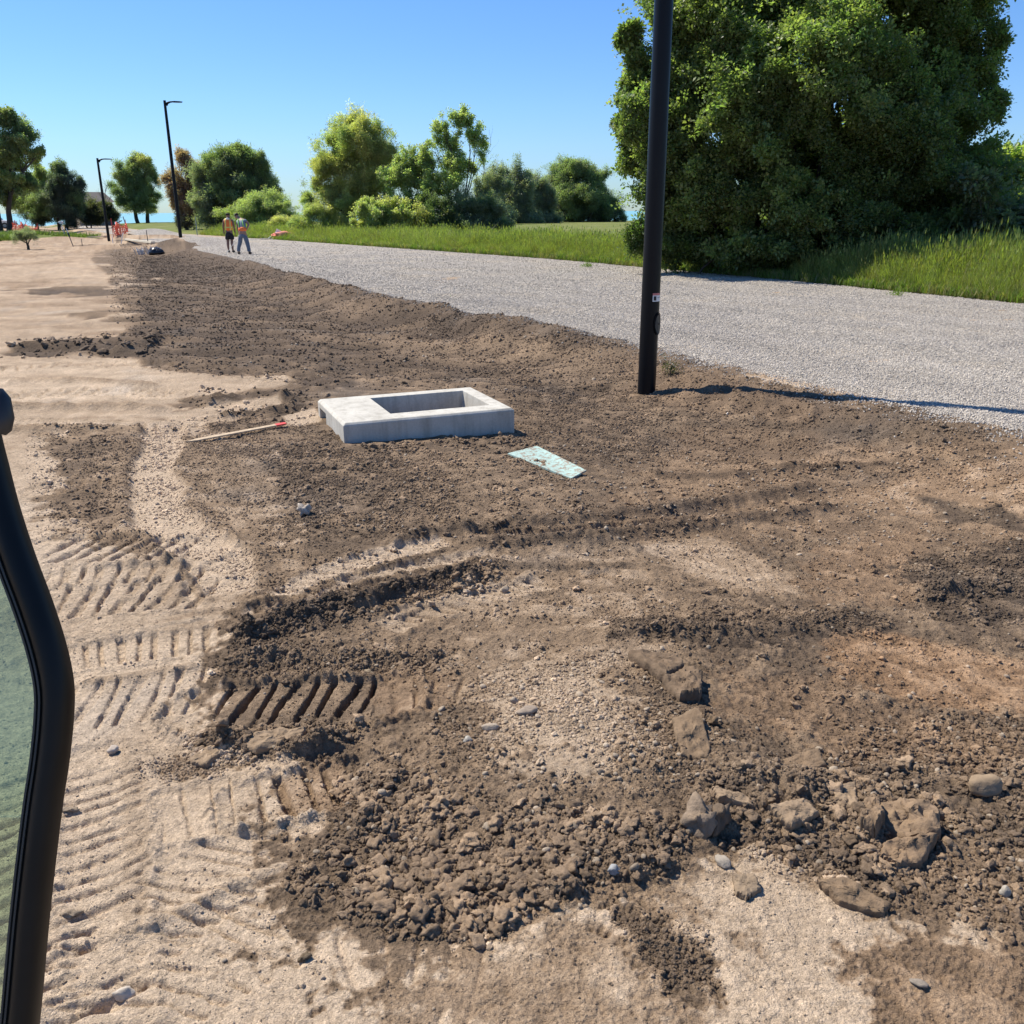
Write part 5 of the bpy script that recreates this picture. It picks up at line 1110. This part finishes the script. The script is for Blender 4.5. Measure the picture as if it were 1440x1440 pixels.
# ------------------------------------------------------------------ machine door at the lower left
def cab_door():
    D = .80                                        # metres in front of the lens
    def P(u, v, d=D):
        k = ray(u, v); return Vector(CAM + k / F_PX * d)
    path = [(-190, 505), (-95, 530), (-42, 570), (-20, 640), (-2, 710), (22, 785), (48, 855), (67, 915), (77, 965), (77, 1010), (71, 1070), (62, 1130), (52, 1210), (42, 1300), (29, 1440), (12, 1580), (-20, 1700), (-90, 1790), (-250, 1820), (-600, 1820), (-680, 1760), (-700, 1600), (-700, 700), (-650, 560), (-560, 500), (-350, 490)]
    px = [np.array(p, float) - (4, 0) for p in path]; n = len(px); sm = []
    for i in range(n):
        a, b, c, d = px[i - 1], px[i], px[(i + 1) % n], px[(i + 2) % n]
        for k in range(4):
            t = k / 4; sm.append(0.5 * ((2 * b) + (c - a) * t + (2 * a - 5 * b + 4 * c - d) * t * t + (3 * b - a - 3 * c + d) * t ** 3))
    C = [P(p[0], p[1]) for p in sm]; n = len(C)
    o0 = P(-300, 1100); root = empty('cab_door', o0, 'black framed curved glass door of a machine cab at the lower left edge', 'machine door')
    nrm = Vector(FW)
    # cross-section (across, depth): a rounded flat bar with two shallow grooves towards the glass
    def sweep(name, prof, mat, smooth=True):
        V = []; F_ = []; k = len(prof)
        for i in range(n):
            t = (C[(i + 1) % n] - C[i - 1]).normalized(); a = nrm.cross(t).normalized()
            if (a.dot(o0 - C[i])) > 0: a = -a        # outward
            for (ac, de) in prof: V.append(C[i] + a * ac + nrm * de - o0)
        for i in range(n):
            for j in range(k): F_.append((i * k + j, i * k + (j + 1) % k, ((i + 1) % n) * k + (j + 1) % k, ((i + 1) % n) * k + j))
        return MB().add(V, F_).build(name, mat, root, smooth)
    w_ = .0148
    prof = [(-w_ * .45, -.006), (-w_ * .2, -.009), (.2 * w_, -.0105), (w_ * .75, -.008), (w_ * .97, -.003), (w_, .006), (w_ * .9, .014), (0, .016), (-w_ * .45, .014)]
    sweep('door_frame', prof, simple('frame_paint', (.004, .005, .005), .42, var=.3, scale=25, spec=.25))
    prof2 = [(-w_ * .98, -.001), (-w_ * .92, -.006), (-w_ * .78, -.0065), (-w_ * .74, -.004), (-w_ * .66, -.004), (-w_ * .62, -.0075), (-w_ * .50, -.0075), (-w_ * .46, .010), (-w_ * .95, .010)]
    sweep('rubber_seal', prof2, simple('rubber_seal', (.022, .028, .027), .55, var=.2, scale=30))
    # tinted pane inside the frame
    m_ = bpy.data.materials.new('green_tinted_glass'); m_.use_nodes = True; nt_ = m_.node_tree; nt_.nodes.clear()
    out = nt_.nodes.new('ShaderNodeOutputMaterial'); tr = nt_.nodes.new('ShaderNodeBsdfTransparent'); tr.inputs[0].default_value = (.66, .78, .68, 1)
    df = nt_.nodes.new('ShaderNodeBsdfDiffuse'); df.inputs[0].default_value = (.44, .58, .46, 1)
    gl = nt_.nodes.new('ShaderNodeBsdfGlossy'); gl.inputs['Roughness'].default_value = .02; gl.inputs[0].default_value = (.9, 1, .95, 1)
    fr = nt_.nodes.new('ShaderNodeFresnel'); fr.inputs[0].default_value = 1.5
    m1 = nt_.nodes.new('ShaderNodeMixShader'); m1.inputs[0].default_value = .20
    nz = noise_node(nt_, 9, 4, .6); mr = nt_.nodes.new('ShaderNodeMapRange'); mr.inputs[3].default_value = .06; mr.inputs[4].default_value = .15; nt_.links.new(nz.outputs['Fac'], mr.inputs[0]); nt_.links.new(mr.outputs[0], m1.inputs[0])
    nt_.links.new(tr.outputs[0], m1.inputs[1]); nt_.links.new(df.outputs[0], m1.inputs[2])
    m2 = nt_.nodes.new('ShaderNodeMixShader'); nt_.links.new(fr.outputs[0], m2.inputs[0]); nt_.links.new(m1.outputs[0], m2.inputs[1]); nt_.links.new(gl.outputs[0], m2.inputs[2]); nt_.links.new(m2.outputs[0], out.inputs[0])
    V = []
    for dz in (.0005, .0055):
        for i in range(n):
            t = (C[(i + 1) % n] - C[i - 1]).normalized(); a = nrm.cross(t).normalized()
            if (a.dot(o0 - C[i])) > 0: a = -a
            V.append(C[i] - a * w_ * .8 + nrm * dz - o0)
    F_ = [tuple(range(n)), tuple(range(2 * n - 1, n - 1, -1))] + [(i, n + i, n + (i + 1) % n, (i + 1) % n) for i in range(n)]
    MB().add(V, F_).build('glass_pane', m_, root)
    # hinge block at the top of the visible bar
    q0, q1 = P(-30, 552, D - .006), P(3, 556, D - .006); h = MB(); h.tube([P(-4, 548, D - .004) - o0, P(-1, 562, D - .004) - o0, P(4, 588, D - .004) - o0, P(2, 603, D - .004) - o0, P(0, 610, D - .004) - o0], [.005, .0095, .0095, .0085, .005], 14)
    h.build('hinge', M_STEELDARK, root, True)
cab_door()

# ------------------------------------------------------------------ people
def skinned(name, chains, mat, parent, sub=1, root_first=True):
    """one continuous surface grown round a skeleton; chains = lists of (x,y,z,rx[,ry]); equal points are shared"""
    V = []; E = []; Rr = []; key = {}
    for ch in chains:
        prev = None
        for p in ch:
            k = tuple(round(c, 4) for c in p[:3])
            if k not in key: key[k] = len(V); V.append(p[:3]); Rr.append((p[3], p[4] if len(p) > 4 else p[3]))
            if prev is not None and prev != key[k]: E.append((prev, key[k]))
            prev = key[k]
    me = bpy.data.meshes.new(name); me.from_pydata(V, E, []); me.materials.append(mat); o = link(name, me, parent)
    md = o.modifiers.new('skin', 'SKIN'); md.use_smooth_shade = True; md.branch_smoothing = .3
    if not me.skin_vertices: 
        return o
    sv = me.skin_vertices[0].data
    for i, r_ in enumerate(Rr): sv[i].radius = tuple(q * (1.24 if q > .02 else 1.1) for q in r_); sv[i].use_root = (i == 0)
    s_ = o.modifiers.new('smooth', 'SUBSURF'); s_.levels = s_.render_levels = sub
    return o
def hand(w_, d, side, s_=1.0):
    """palm and five fingers hanging from the wrist w_ along d"""
    w_ = Vector(w_); d = Vector(d).normalized(); s = Vector(side).normalized(); n = d.cross(s); ch = []
    palm = w_ + d * .05 * s_
    ch.append([(*w_, .024, .018), (*palm, .036, .016), (*(w_ + d * .09 * s_), .036, .014)])
    for i, (off, L) in enumerate(((-.028, .065), (-.010, .075), (.010, .070), (.027, .055))):
        a = w_ + d * .09 * s_ + s * off; b = a + d * L * .5 + n * .008; c = a + d * L * .85 + n * .03
        ch.append([(*(w_ + d * .09 * s_), .036, .014), (*a, .0095), (*b, .0085), (*c, .007)])
    a = w_ + d * .03 * s_ + s * -.035; ch.append([(*palm, .036, .016), (*a, .011), (*(a + d * .035 - s * .012), .009), (*(a + d * .06 - s * .008), .007)])
    return ch
def face(parent, c, look, r_, skin):
    look = Vector(look).normalized(); c = Vector(c); sidev = look.cross(Vector((0, 0, 1))).normalized(); upv = sidev.cross(look)
    for s in (-1, 1):
        q = c + sidev * s * r_ * .98 - upv * .01; MB().tube([q - upv * .028, q, q + upv * .028], [.006, .013, .008], 8).build('ear', skin, parent, True)
        e = c + look * r_ * 1.02 + sidev * s * .032 + upv * .005; MB().tube([e - look * .012, e + look * .004], [.013, .008], 8).build('eye', M_WHITE, parent, True)
    e = c + look * r_ * 1.02; MB().tube([e + upv * .01, e - upv * .025 + look * .018, e - upv * .035], [.008, .014, .010], 8).build('nose', skin, parent, True)
    e = c + look * r_ * 1.0 - upv * .06; MB().tube([e - sidev * .024, e + look * .006, e + sidev * .024], [.004, .007, .004], 8).build('mouth', M_REDPAINT, parent, True)
def vest_mat(name, base, stripe, zs, xs, wdt=.028):
    m_, nt_, b, out = new_mat(name); b.inputs['Roughness'].default_value = .7
    tc = nt_.nodes.new('ShaderNodeTexCoord'); sp = nt_.nodes.new('ShaderNodeSeparateXYZ'); nt_.links.new(tc.outputs['Object'], sp.inputs[0]); acc = None
    for ax, vals in (('Z', zs), ('X', xs)):
        for v in vals:
            a = nt_.nodes.new('ShaderNodeMath'); a.operation = 'SUBTRACT'; nt_.links.new(sp.outputs[ax], a.inputs[0]); a.inputs[1].default_value = v
            c = nt_.nodes.new('ShaderNodeMath'); c.operation = 'ABSOLUTE'; nt_.links.new(a.outputs[0], c.inputs[0])
            d = nt_.nodes.new('ShaderNodeMath'); d.operation = 'LESS_THAN'; nt_.links.new(c.outputs[0], d.inputs[0]); d.inputs[1].default_value = wdt
            if acc is None: acc = d.outputs[0]
            else:
                e = nt_.nodes.new('ShaderNodeMath'); e.operation = 'MAXIMUM'; nt_.links.new(acc, e.inputs[0]); nt_.links.new(d.outputs[0], e.inputs[1]); acc = e.outputs[0]
    mx = nt_.nodes.new('ShaderNodeMix'); mx.data_type = 'RGBA'; mx.inputs[6].default_value = (*base, 1); mx.inputs[7].default_value = (*stripe, 1); nt_.links.new(acc, mx.inputs[0]); nt_.links.new(mx.outputs[2], b.inputs['Base Color'])
    return m_
def worker_left():
    p = at(325, 355.5); root = empty('person', (p[0], p[1], zm(p[:1], p[1:2])[0] + .02), 'left worker seen from behind in orange vest and black shorts on the gravel', 'person', 'two workers on the gravel')
    sk = M_SKINDARK; pelvis = (0, 0, .95, .13, .10)
    ch = [[pelvis, (0, .01, 1.10, .125, .09), (0, .03, 1.28, .15, .10), (0, .04, 1.42, .13, .09), (0, .06, 1.50, .055), (0, .08, 1.57, .06), (0, .10, 1.64, .080, .092), (0, .10, 1.71, .072, .085)]]
    for s, kx, fx, fy in ((-1, -.10, -.085, -.06), (1, .085, .10, .05)):
        ch.append([pelvis, (s * .085, 0, .88, .085), (kx, .02, .50, .056), (kx * 1.05, -.02, .36, .055), (fx, fy * .5 - .02, .09, .036), (fx, fy * .5 + .01, .05, .035), (fx + s * .02, fy * .5 + .14, .03, .03)])
    top = (0, .04, 1.42, .13, .09)
    ch.append([top, (-.19, .04, 1.43, .055), (-.25, .03, 1.17, .042), (-.26, .08, .93, .03)]); ch += hand((-.26, .08, .93), (0, .1, -1), (0, 1, 0))
    ch.append([top, (.19, .04, 1.43, .055), (.24, .06, 1.17, .042), (.22, .18, .95, .03)]); ch += hand((.22, .18, .95), (0, .2, -1), (0, 1, 0))
    body = skinned('body', ch, sk, root)
    skinned('hair', [[(0, .06, 1.62, .05), (0, .075, 1.69, .105), (0, .085, 1.75, .085)]], M_HAIR, root)
    face(body, (0, .10, 1.665), (0, 1, -.1), .085, sk)
    skinned('hi_vis_vest', [[(0, .0, .93, .165, .125), (0, .01, 1.10, .155, .115), (0, .03, 1.28, .18, .125), (0, .04, 1.43, .15, .10)], [(0, .04, 1.43, .15, .10), (-.16, .04, 1.45, .075)], [(0, .04, 1.43, .15, .10), (.16, .04, 1.45, .075)]], vest_mat('orange_vest', (1.0, .22, .04), (.72, .66, .16), (1.12,), (-.11, .11)), root)
    skinned('hood', [[(-.10, .0, 1.50, .04), (0, -.04, 1.49, .05), (.10, .0, 1.50, .04)]], M_PALECLOTH, root)
    sh = [[(0, 0, .98, .15, .115), (0, 0, .90, .15, .12)]]
    for s in (-1, 1): sh.append([(0, 0, .90, .15, .12), (s * .09, .0, .80, .105), (s * .105, .015, .62, .10), (s * .108, .015, .56, .098)])
    skinned('shorts', sh, M_CLOTHBLACK, root)
    for s, fx, fy in ((-1, -.085, -.05), (1, .10, .005)):
        skinned('shoe', [[(fx, fy - .05, .05, .045), (fx, fy + .03, .05, .05), (fx + s * .02, fy + .16, .035, .042, .032)]], M_CLOTHBLACK, root)
    skinned('sock', [[(-.085, -.04, .10, .042), (-.09, -.04, .2, .046)]], M_CLOTHBLACK, root)
    return root
def worker_right():
    p = at(343, 358); root = empty('person', (p[0], p[1], zm(p[:1], p[1:2])[0] + .02), 'right worker bending forward in grey trousers and orange and green vest on the gravel', 'person', 'two workers on the gravel')
    sk = M_SKIN; pelvis = (.03, 0, .92, .135, .11)
    ch = [[pelvis, (.03, .04, 1.08, .13, .10), (0, .14, 1.25, .15, .11), (-.07, .26, 1.42, .14, .10), (-.14, .34, 1.50, .06), (-.20, .38, 1.55, .06), (-.27, .42, 1.60, .08, .09), (-.30, .43, 1.65, .07, .08)]]
    for s, kx, fx in ((-1, -.13, -.22), (1, .19, .26)):
        ch.append([pelvis, (.03 + s * .09, 0, .86, .09), (kx, .03, .50, .06), (fx * .92, -.01, .30, .05), (fx, -.02, .09, .036), (fx, .01, .05, .035), (fx + s * .03, .13, .03, .03)])
    top = (-.07, .26, 1.42, .14, .10)
    ch.append([top, (.13, .22, 1.44, .058), (.31, .16, 1.27, .044), (.20, .08, 1.04, .03)]); ch += hand((.20, .08, 1.04), (-.6, .1, -.8), (0, 1, 0))
    ch.append([top, (-.22, .30, 1.40, .058), (-.26, .34, 1.13, .044), (-.22, .36, .90, .03)]); ch += hand((-.22, .36, .90), (0, .1, -1), (0, 1, 0))
    body = skinned('body', ch, sk, root)
    skinned('hair', [[(-.25, .39, 1.63, .06), (-.28, .40, 1.68, .095), (-.30, .43, 1.71, .07)]], M_HAIR, root)
    face(body, (-.28, .43, 1.62), (-.4, .8, -.5), .085, sk)
    skinned('shirt', [[(.03, .02, 1.0, .15, .12), (.03, .05, 1.08, .15, .12), (0, .14, 1.25, .165, .125), (-.07, .26, 1.42, .15, .11)], [(-.07, .26, 1.42, .15, .11), (.13, .22, 1.44, .07), (.24, .19, 1.34, .06)], [(-.07, .26, 1.42, .15, .11), (-.22, .30, 1.40, .07), (-.25, .32, 1.26, .06)]], M_SHIRT, root)
    skinned('hi_vis_vest', [[(.03, .0, .93, .165, .13), (.03, .04, 1.06, .16, .13), (.02, .09, 1.16, .16, .125)]], vest_mat('vest_lower', (1.0, .22, .05), (.75, .35, .12), (.96,), ()), root)
    for s in (-1, 1):
        skinned('vest_strap', [[(.02 + s * .10, -.03, 1.14, .022), (-.02 + s * .10, .03, 1.30, .022), (-.06 + s * .09, .16, 1.47, .022), (-.10 + s * .09, .30, 1.50, .022)]], simple('green_yellow_reflective', (.30, .62, .12), .5), root)
    sh = [[(.03, 0, .96, .145, .115), (.03, 0, .88, .15, .125)]]
    for s, kx, fx in ((-1, -.13, -.22), (1, .19, .26)): sh.append([(.03, 0, .88, .15, .125), (.03 + s * .09, 0, .80, .11), (kx, .03, .50, .082), (fx * .92, -.01, .28, .072), (fx, -.02, .09, .072)])
    skinned('trousers', sh, M_JEANS, root)
    for s, fx in ((-1, -.22), (1, .26)): skinned('boot', [[(fx, -.06, .05, .05), (fx, .03, .05, .055), (fx + s * .03, .17, .04, .045, .035)]], M_CLOTHBLACK, root)
    rod = MB().tube([(-.22, .38, .86), (-.50, .20, .42), (-.80, .02, .01)], .011, 8).build('measuring_stick', M_PALECLOTH, None, loc=root.location)
    tag(rod, 'thin pale stick held down to the gravel by the bending worker', 'stick')
worker_left(); worker_right()

# ------------------------------------------------------------------ far-off site clutter
def gpt(u, v, up=0.0):
    p = at(u, v); return Vector((p[0], p[1], gz1(p[0], p[1]) + up))
def tripod():
    o = gpt(89, 334); root = empty('survey_tripod', o, 'survey tripod with a pale instrument on it left of the farthest lamp', 'tripod'); h = 1.0
    for i, (dx, dy) in enumerate(((-.42, -.1), (.36, -.25), (.1, .45))): MB().tube([(0, 0, h), (dx, dy, 0)], [.03, .022], 6).build('leg', M_LATH if i != 1 else M_WHITE, root)
    MB().tube([(0, 0, h), (0, 0, h + .06)], .09, 12).build('head_plate', M_STEELDARK, root)
    ins = MB().box((0, 0, h + .2), (.26, .2, .22)).build('instrument', M_WHITE, root, bevel=.03); MB().tube([(-.2, 0, h + .22), (.2, 0, h + .22)], [.05, .06], 10).build('telescope', M_WHITE, ins)
tripod()
def rod():
    a = gpt(103.5, 347); b = a + Vector((-.42, .3, 1.05)); o = empty('level_rod', a, 'thin dark and white rod leaning in front of the tripod', 'rod')
    MB().tube([(0, 0, -.05), (b - a) * .7], .025, 6).build('shaft', M_STEELDARK, o); MB().tube([(b - a) * .7, (b - a)], .022, 6).build('white_end', M_WHITE, o); MB().tube([(b - a) * .55, (b - a) * .72], .055, 8).build('clamp', M_STEELDARK, o)
rod()
def orange_net(u0, v0, u1, v1, h, label, seed, bars=9, posts=3, slump=.3):
    a = gpt(u0, v0); b = gpt(u1, v1); root = empty('safety_netting', a, label, 'orange netting'); R_ = random.Random(seed); d = b - a
    n = 22; rows = 5; G = []
    for i in range(n + 1):
        t = i / n; hh = h * (1 - slump * (0.5 + .5 * math.sin(t * 9 + seed))) ; off = Vector((0, 1, 0)) * .35 * math.sin(t * 7 + seed)
        G.append([d * t + off + Vector((R_.gauss(0, .03), R_.gauss(0, .06), hh * j / rows + .02)) for j in range(rows + 1)])
    mb = MB()
    for j in range(rows + 1): mb.tube([G[i][j] for i in range(n + 1)], .035, 4)
    for i in range(n + 1): mb.tube([G[i][j] for j in range(rows + 1)], .030, 4)
    mb.build('net', M_ORANGE, root)
    for k in range(posts):
        q = d * (k / max(posts - 1, 1)); MB().tube([q + Vector((0, 0, -.1)), q + Vector((R_.gauss(0, .08), 0, h * 1.25))], .028, 6).build('post', M_LATH if k % 2 else M_REDPAINT, root)
orange_net(160, 336, 178, 334, 1.0, 'bright orange safety netting on stakes beside the farthest street lamp', 1)
orange_net(22, 328, 38, 325, 1.0, 'faded orange safety netting behind the sapling, left half', 5)
orange_net(38, 330, 56, 335, .9, 'faded orange safety netting behind the sapling, right half', 9)
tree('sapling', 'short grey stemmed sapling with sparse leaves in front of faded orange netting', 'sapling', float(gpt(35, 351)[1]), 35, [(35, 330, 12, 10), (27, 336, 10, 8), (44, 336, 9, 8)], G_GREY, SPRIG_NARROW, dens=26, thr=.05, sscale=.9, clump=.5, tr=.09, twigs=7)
def black_bag():
    o = gpt(221, 358); root = empty('plastic_bundle', o, 'black plastic bundle with silvery strips sticking out, left of the middle lamp', 'bundle')
    me = clod_mesh('bag', 3, 91, .3, simple('black_plastic', (.012, .012, .014), .3, bmp=.5, bscale=9)); b = link('bag', me, root, (0, 0, .16)); b.scale = (.42, .30, .22)
    mb = MB()
    for k in range(46):
        a = random.uniform(0, 6.28); s_ = Vector((random.uniform(-1.0, .15), random.uniform(-.2, .5), .02)); t = s_ + Vector((math.cos(a) * .22, math.sin(a) * .2, random.uniform(.15, .42))); mb.tube([s_, (s_ + t) / 2 + Vector((0, 0, .06)), t], [.02, .016, .006], 4)
    mb.build('silver_strips', simple('silvery_dry_stalks', (.42, .42, .43), .5), root)
black_bag()
def post(u, v, h, label, mat=M_LATH, r_=.02, lean=0):
    o = gpt(u, v); ob = MB().tube([(0, 0, -.1), (lean * h * .5, 0, h * .5), (lean * h, 0, h)], [r_, r_, r_ * .8], 8).build('marker_stake', mat, None, loc=o); tag(ob, label, 'stake')
post(209, 349, .75, 'thin dark stake standing just left of the black bundle', M_STEELDARK, .025)
post(277.5, 331, 1.5, 'grey marker post between the middle lamp and the workers', M_SHIRT, .035)
post(170, 343, .75, 'short leaning white stake in front of the orange netting', M_WHITE, .03, .35)
post(159, 342, .55, 'short upright pale stake at the foot of the farthest lamp', M_WHITE, .03)
post(181, 329, 1.5, 'dark leaning stake right of the orange netting', M_SHIRT, .05, -.2)
post(27, 316, 2.2, 'thin distant post against the lake at far left', M_STEELDARK, .06)
post(116, 347, .45, 'tiny stake in the sand below the leaning rod', M_STEELDARK, .02)
def board(u0, v0, u1, v1, w_, t, label, mat=M_LATH):
    a = gpt(u0, v0, .06); b = gpt(u1, v1, .10); d = b - a; o = MB().box((0, 0, 0), (d.length, w_, t)).build('board', mat, None, loc=(a + b) / 2); o.rotation_euler = (0, -math.asin(d.z / d.length), math.atan2(d.y, d.x)); tag(o, label, 'board')
board(118, 335, 150, 334, .5, .10, 'pale board lying on dirt left of the farthest lamp', simple('pale_lumber', (.62, .52, .36), .8))
board(176, 336, 214, 334, .2, .10, 'long thin pale board across the dirt mound right of the orange netting', simple('light_lumber', (.62, .55, .42), .8))
def orange_roll():
    o = gpt(404, 336.5); root = empty('netting_roll', o, 'collapsed heap of pinkish orange netting beside the gravel under the yellow green bush', 'orange netting')
    me = clod_mesh('folded_net', 3, 95, .45, simple('faded_orange_fabric', (.62, .20, .15), .8, var=.35, bmp=.6, bscale=8)); b = link('folded_net', me, root, (-.1, 0, .18)); b.scale = (.95, .45, .32)
    MB().tube([(-.9, -.1, .15), (-.1, 0, .32), (.9, .1, .15)], [.16, .22, .14], 10).build('roll_core', M_ORANGE, root, True)
    fr = empty('folded_sign_stand', gpt(391, 336.5), 'white folding sign stand leaning on the orange netting heap', 'sign stand')
    MB().tube([(-.75, -.1, 0), (0, 0, .52), (.15, .05, .5)], .035, 6).build('leg', M_WHITE, fr); MB().tube([(-.35, -.35, 0), (-.02, 0, .50)], .035, 6).build('leg', M_WHITE, fr)
    MB().box((.12, .03, .48), (.5, .06, .26), ry=.5).build('panel', M_WHITE, fr); MB().tube([(-1.2, -.1, .04), (-.4, -.2, .05)], .05, 6).build('foot', M_STEELDARK, fr)
orange_roll()
def house():
    Y_ = 140; a = at_y(112, 300, Y_); b = at_y(153, 300, Y_); top = at_y(130, 269.5, Y_)[2]; eav = at_y(130, 284, Y_)[2]
    o = empty('house', ((a[0] + b[0]) / 2 - 1.2, Y_ + 2, 0.1), 'brown house with a dark low roof half hidden behind bushes', 'house', rz=.57); L = (b[0] - a[0]) * 1.1; z0 = 0.0; ze = eav - .1; zt = top - .1
    MB().box((0, 0, ze / 2), (L, 7, ze)).build('wall', simple('tan_siding', (.30, .24, .18), .85), o)
    rf = MB().add([(-L / 2 - .4, -4, ze - .05), (L / 2 + .4, -4, ze - .05), (L / 2 + .4, 4, ze - .05), (-L / 2 - .4, 4, ze - .05), (-L / 2 + .8, 0, zt), (L / 2 - .4, 0, zt)], [(3, 2, 1, 0), (0, 1, 5, 4), (2, 3, 4, 5), (1, 2, 5), (3, 0, 4)]).build('roof', simple('dark_shingles', (.085, .075, .07), .9), o)
    MB().box((-L * .26, -.3, zt - .05), (.5, .5, .9)).build('chimney', simple('chimney_brick', (.2, .1, .08), .9), rf)
    for k in (-1, 0, 1):
        wn = MB().box((k * 1.4, -3.52, 1.6), (.9, .06, 1.1)).build('window', M_WHITE, o); MB().box((k * 1.4, -3.56, 1.6), (.76, .03, .96)).build('pane', M_GLASSDARK, wn)
    MB().box((L * .40, -3.52, 1.05), (.9, .06, 2.1)).build('door', simple('door_paint', (.12, .09, .07), .7), o)
house()
def parked_car():
    o = gpt(-8, 321.5); root = empty('parked_car', o, 'white parked pickup truck mostly cut off by the left edge', 'pickup truck', rz=rad(8)); hw = .92
    prof = [(-2.7, .45), (-2.7, .98), (-.95, 1.05), (-.85, 1.1), (.6, 1.12), (1.0, 1.08), (2.45, .98), (2.6, .8), (2.6, .45)]
    def extr(prof, w_, name, mat, par, inset=0):
        n = len(prof); V = [(x, -w_, z) for x, z in prof] + [(x, w_, z) for x, z in prof]; F_ = [tuple(range(n - 1, -1, -1)), tuple(range(n, 2 * n))] + [(i, (i + 1) % n, n + (i + 1) % n, n + i) for i in range(n)]
        ob = MB().add(V, F_).build(name, mat, par, bevel=.05); bm = bmesh.new(); bm.from_mesh(ob.data); bmesh.ops.recalc_face_normals(bm, faces=bm.faces); bm.to_mesh(ob.data); bm.free(); return ob
    body = extr(prof, hw, 'body', simple('white_car_paint', (.7, .72, .74), .3, var=.03), root)
    extr([(-.95, 1.06), (-.8, 1.72), (.35, 1.74), (1.05, 1.10)], hw * .88, 'cabin', M_GLASSDARK, root)
    extr([(-.78, 1.70), (-.75, 1.78), (.32, 1.80), (.38, 1.71)], hw * .9, 'roof', simple('white_roof_paint', (.7, .72, .74), .3, var=.03), root)
    for x in (-1.75, 1.7):
        for y in (-1, 1):
            wv = MB().tube([(x, y * (hw - .2), .38), (x, y * (hw + .03), .38)], .38, 20).build('wheel', M_RUBBER, root, True); MB().tube([(x, y * (hw + .0), .38), (x, y * (hw + .04), .38)], .22, 14).build('rim', M_SHIRT, wv, True)
    for y in (-.65, .65): MB().box((2.6, y, .82), (.06, .3, .16)).build('headlight', M_WHITE, root, bevel=.02)
    MB().box((2.64, 0, .56), (.08, 1.7, .16)).build('bumper', M_STEELDARK, root, bevel=.02)
parked_car()
def weed(u, v, s_, label, dark=False):
    o = gpt(u, v); root = empty('weed', o, label, 'weed'); n = 24; P = rng.normal(0, .06 * s_, (n, 3)); P[:, 2] = np.abs(P[:, 2]) * 1.2 + .02
    MB().tube([(0, 0, -.02), (.01, 0, .12 * s_)], .006 * s_, 5).build('stem', M_BARK, root)
    T = np.tile(np.array((.05, .055, .03) if dark else (.14, .2, .05)), (n, 1)); scatter('leaves', P, np.full((n, 3), .25 * s_), rng.uniform(0, 6, (n, 3)), T, SPRIG_FINE, root)
weed(942, 532, 1.0, 'small dark withered weed at the right of the near pole base', True)
weed(826, 376, 1.5, 'bright leafy weed at the grass edge left of the near pole')
weed(1262, 416, 1.4, 'pale weed in the tall grass right of the worn gap')
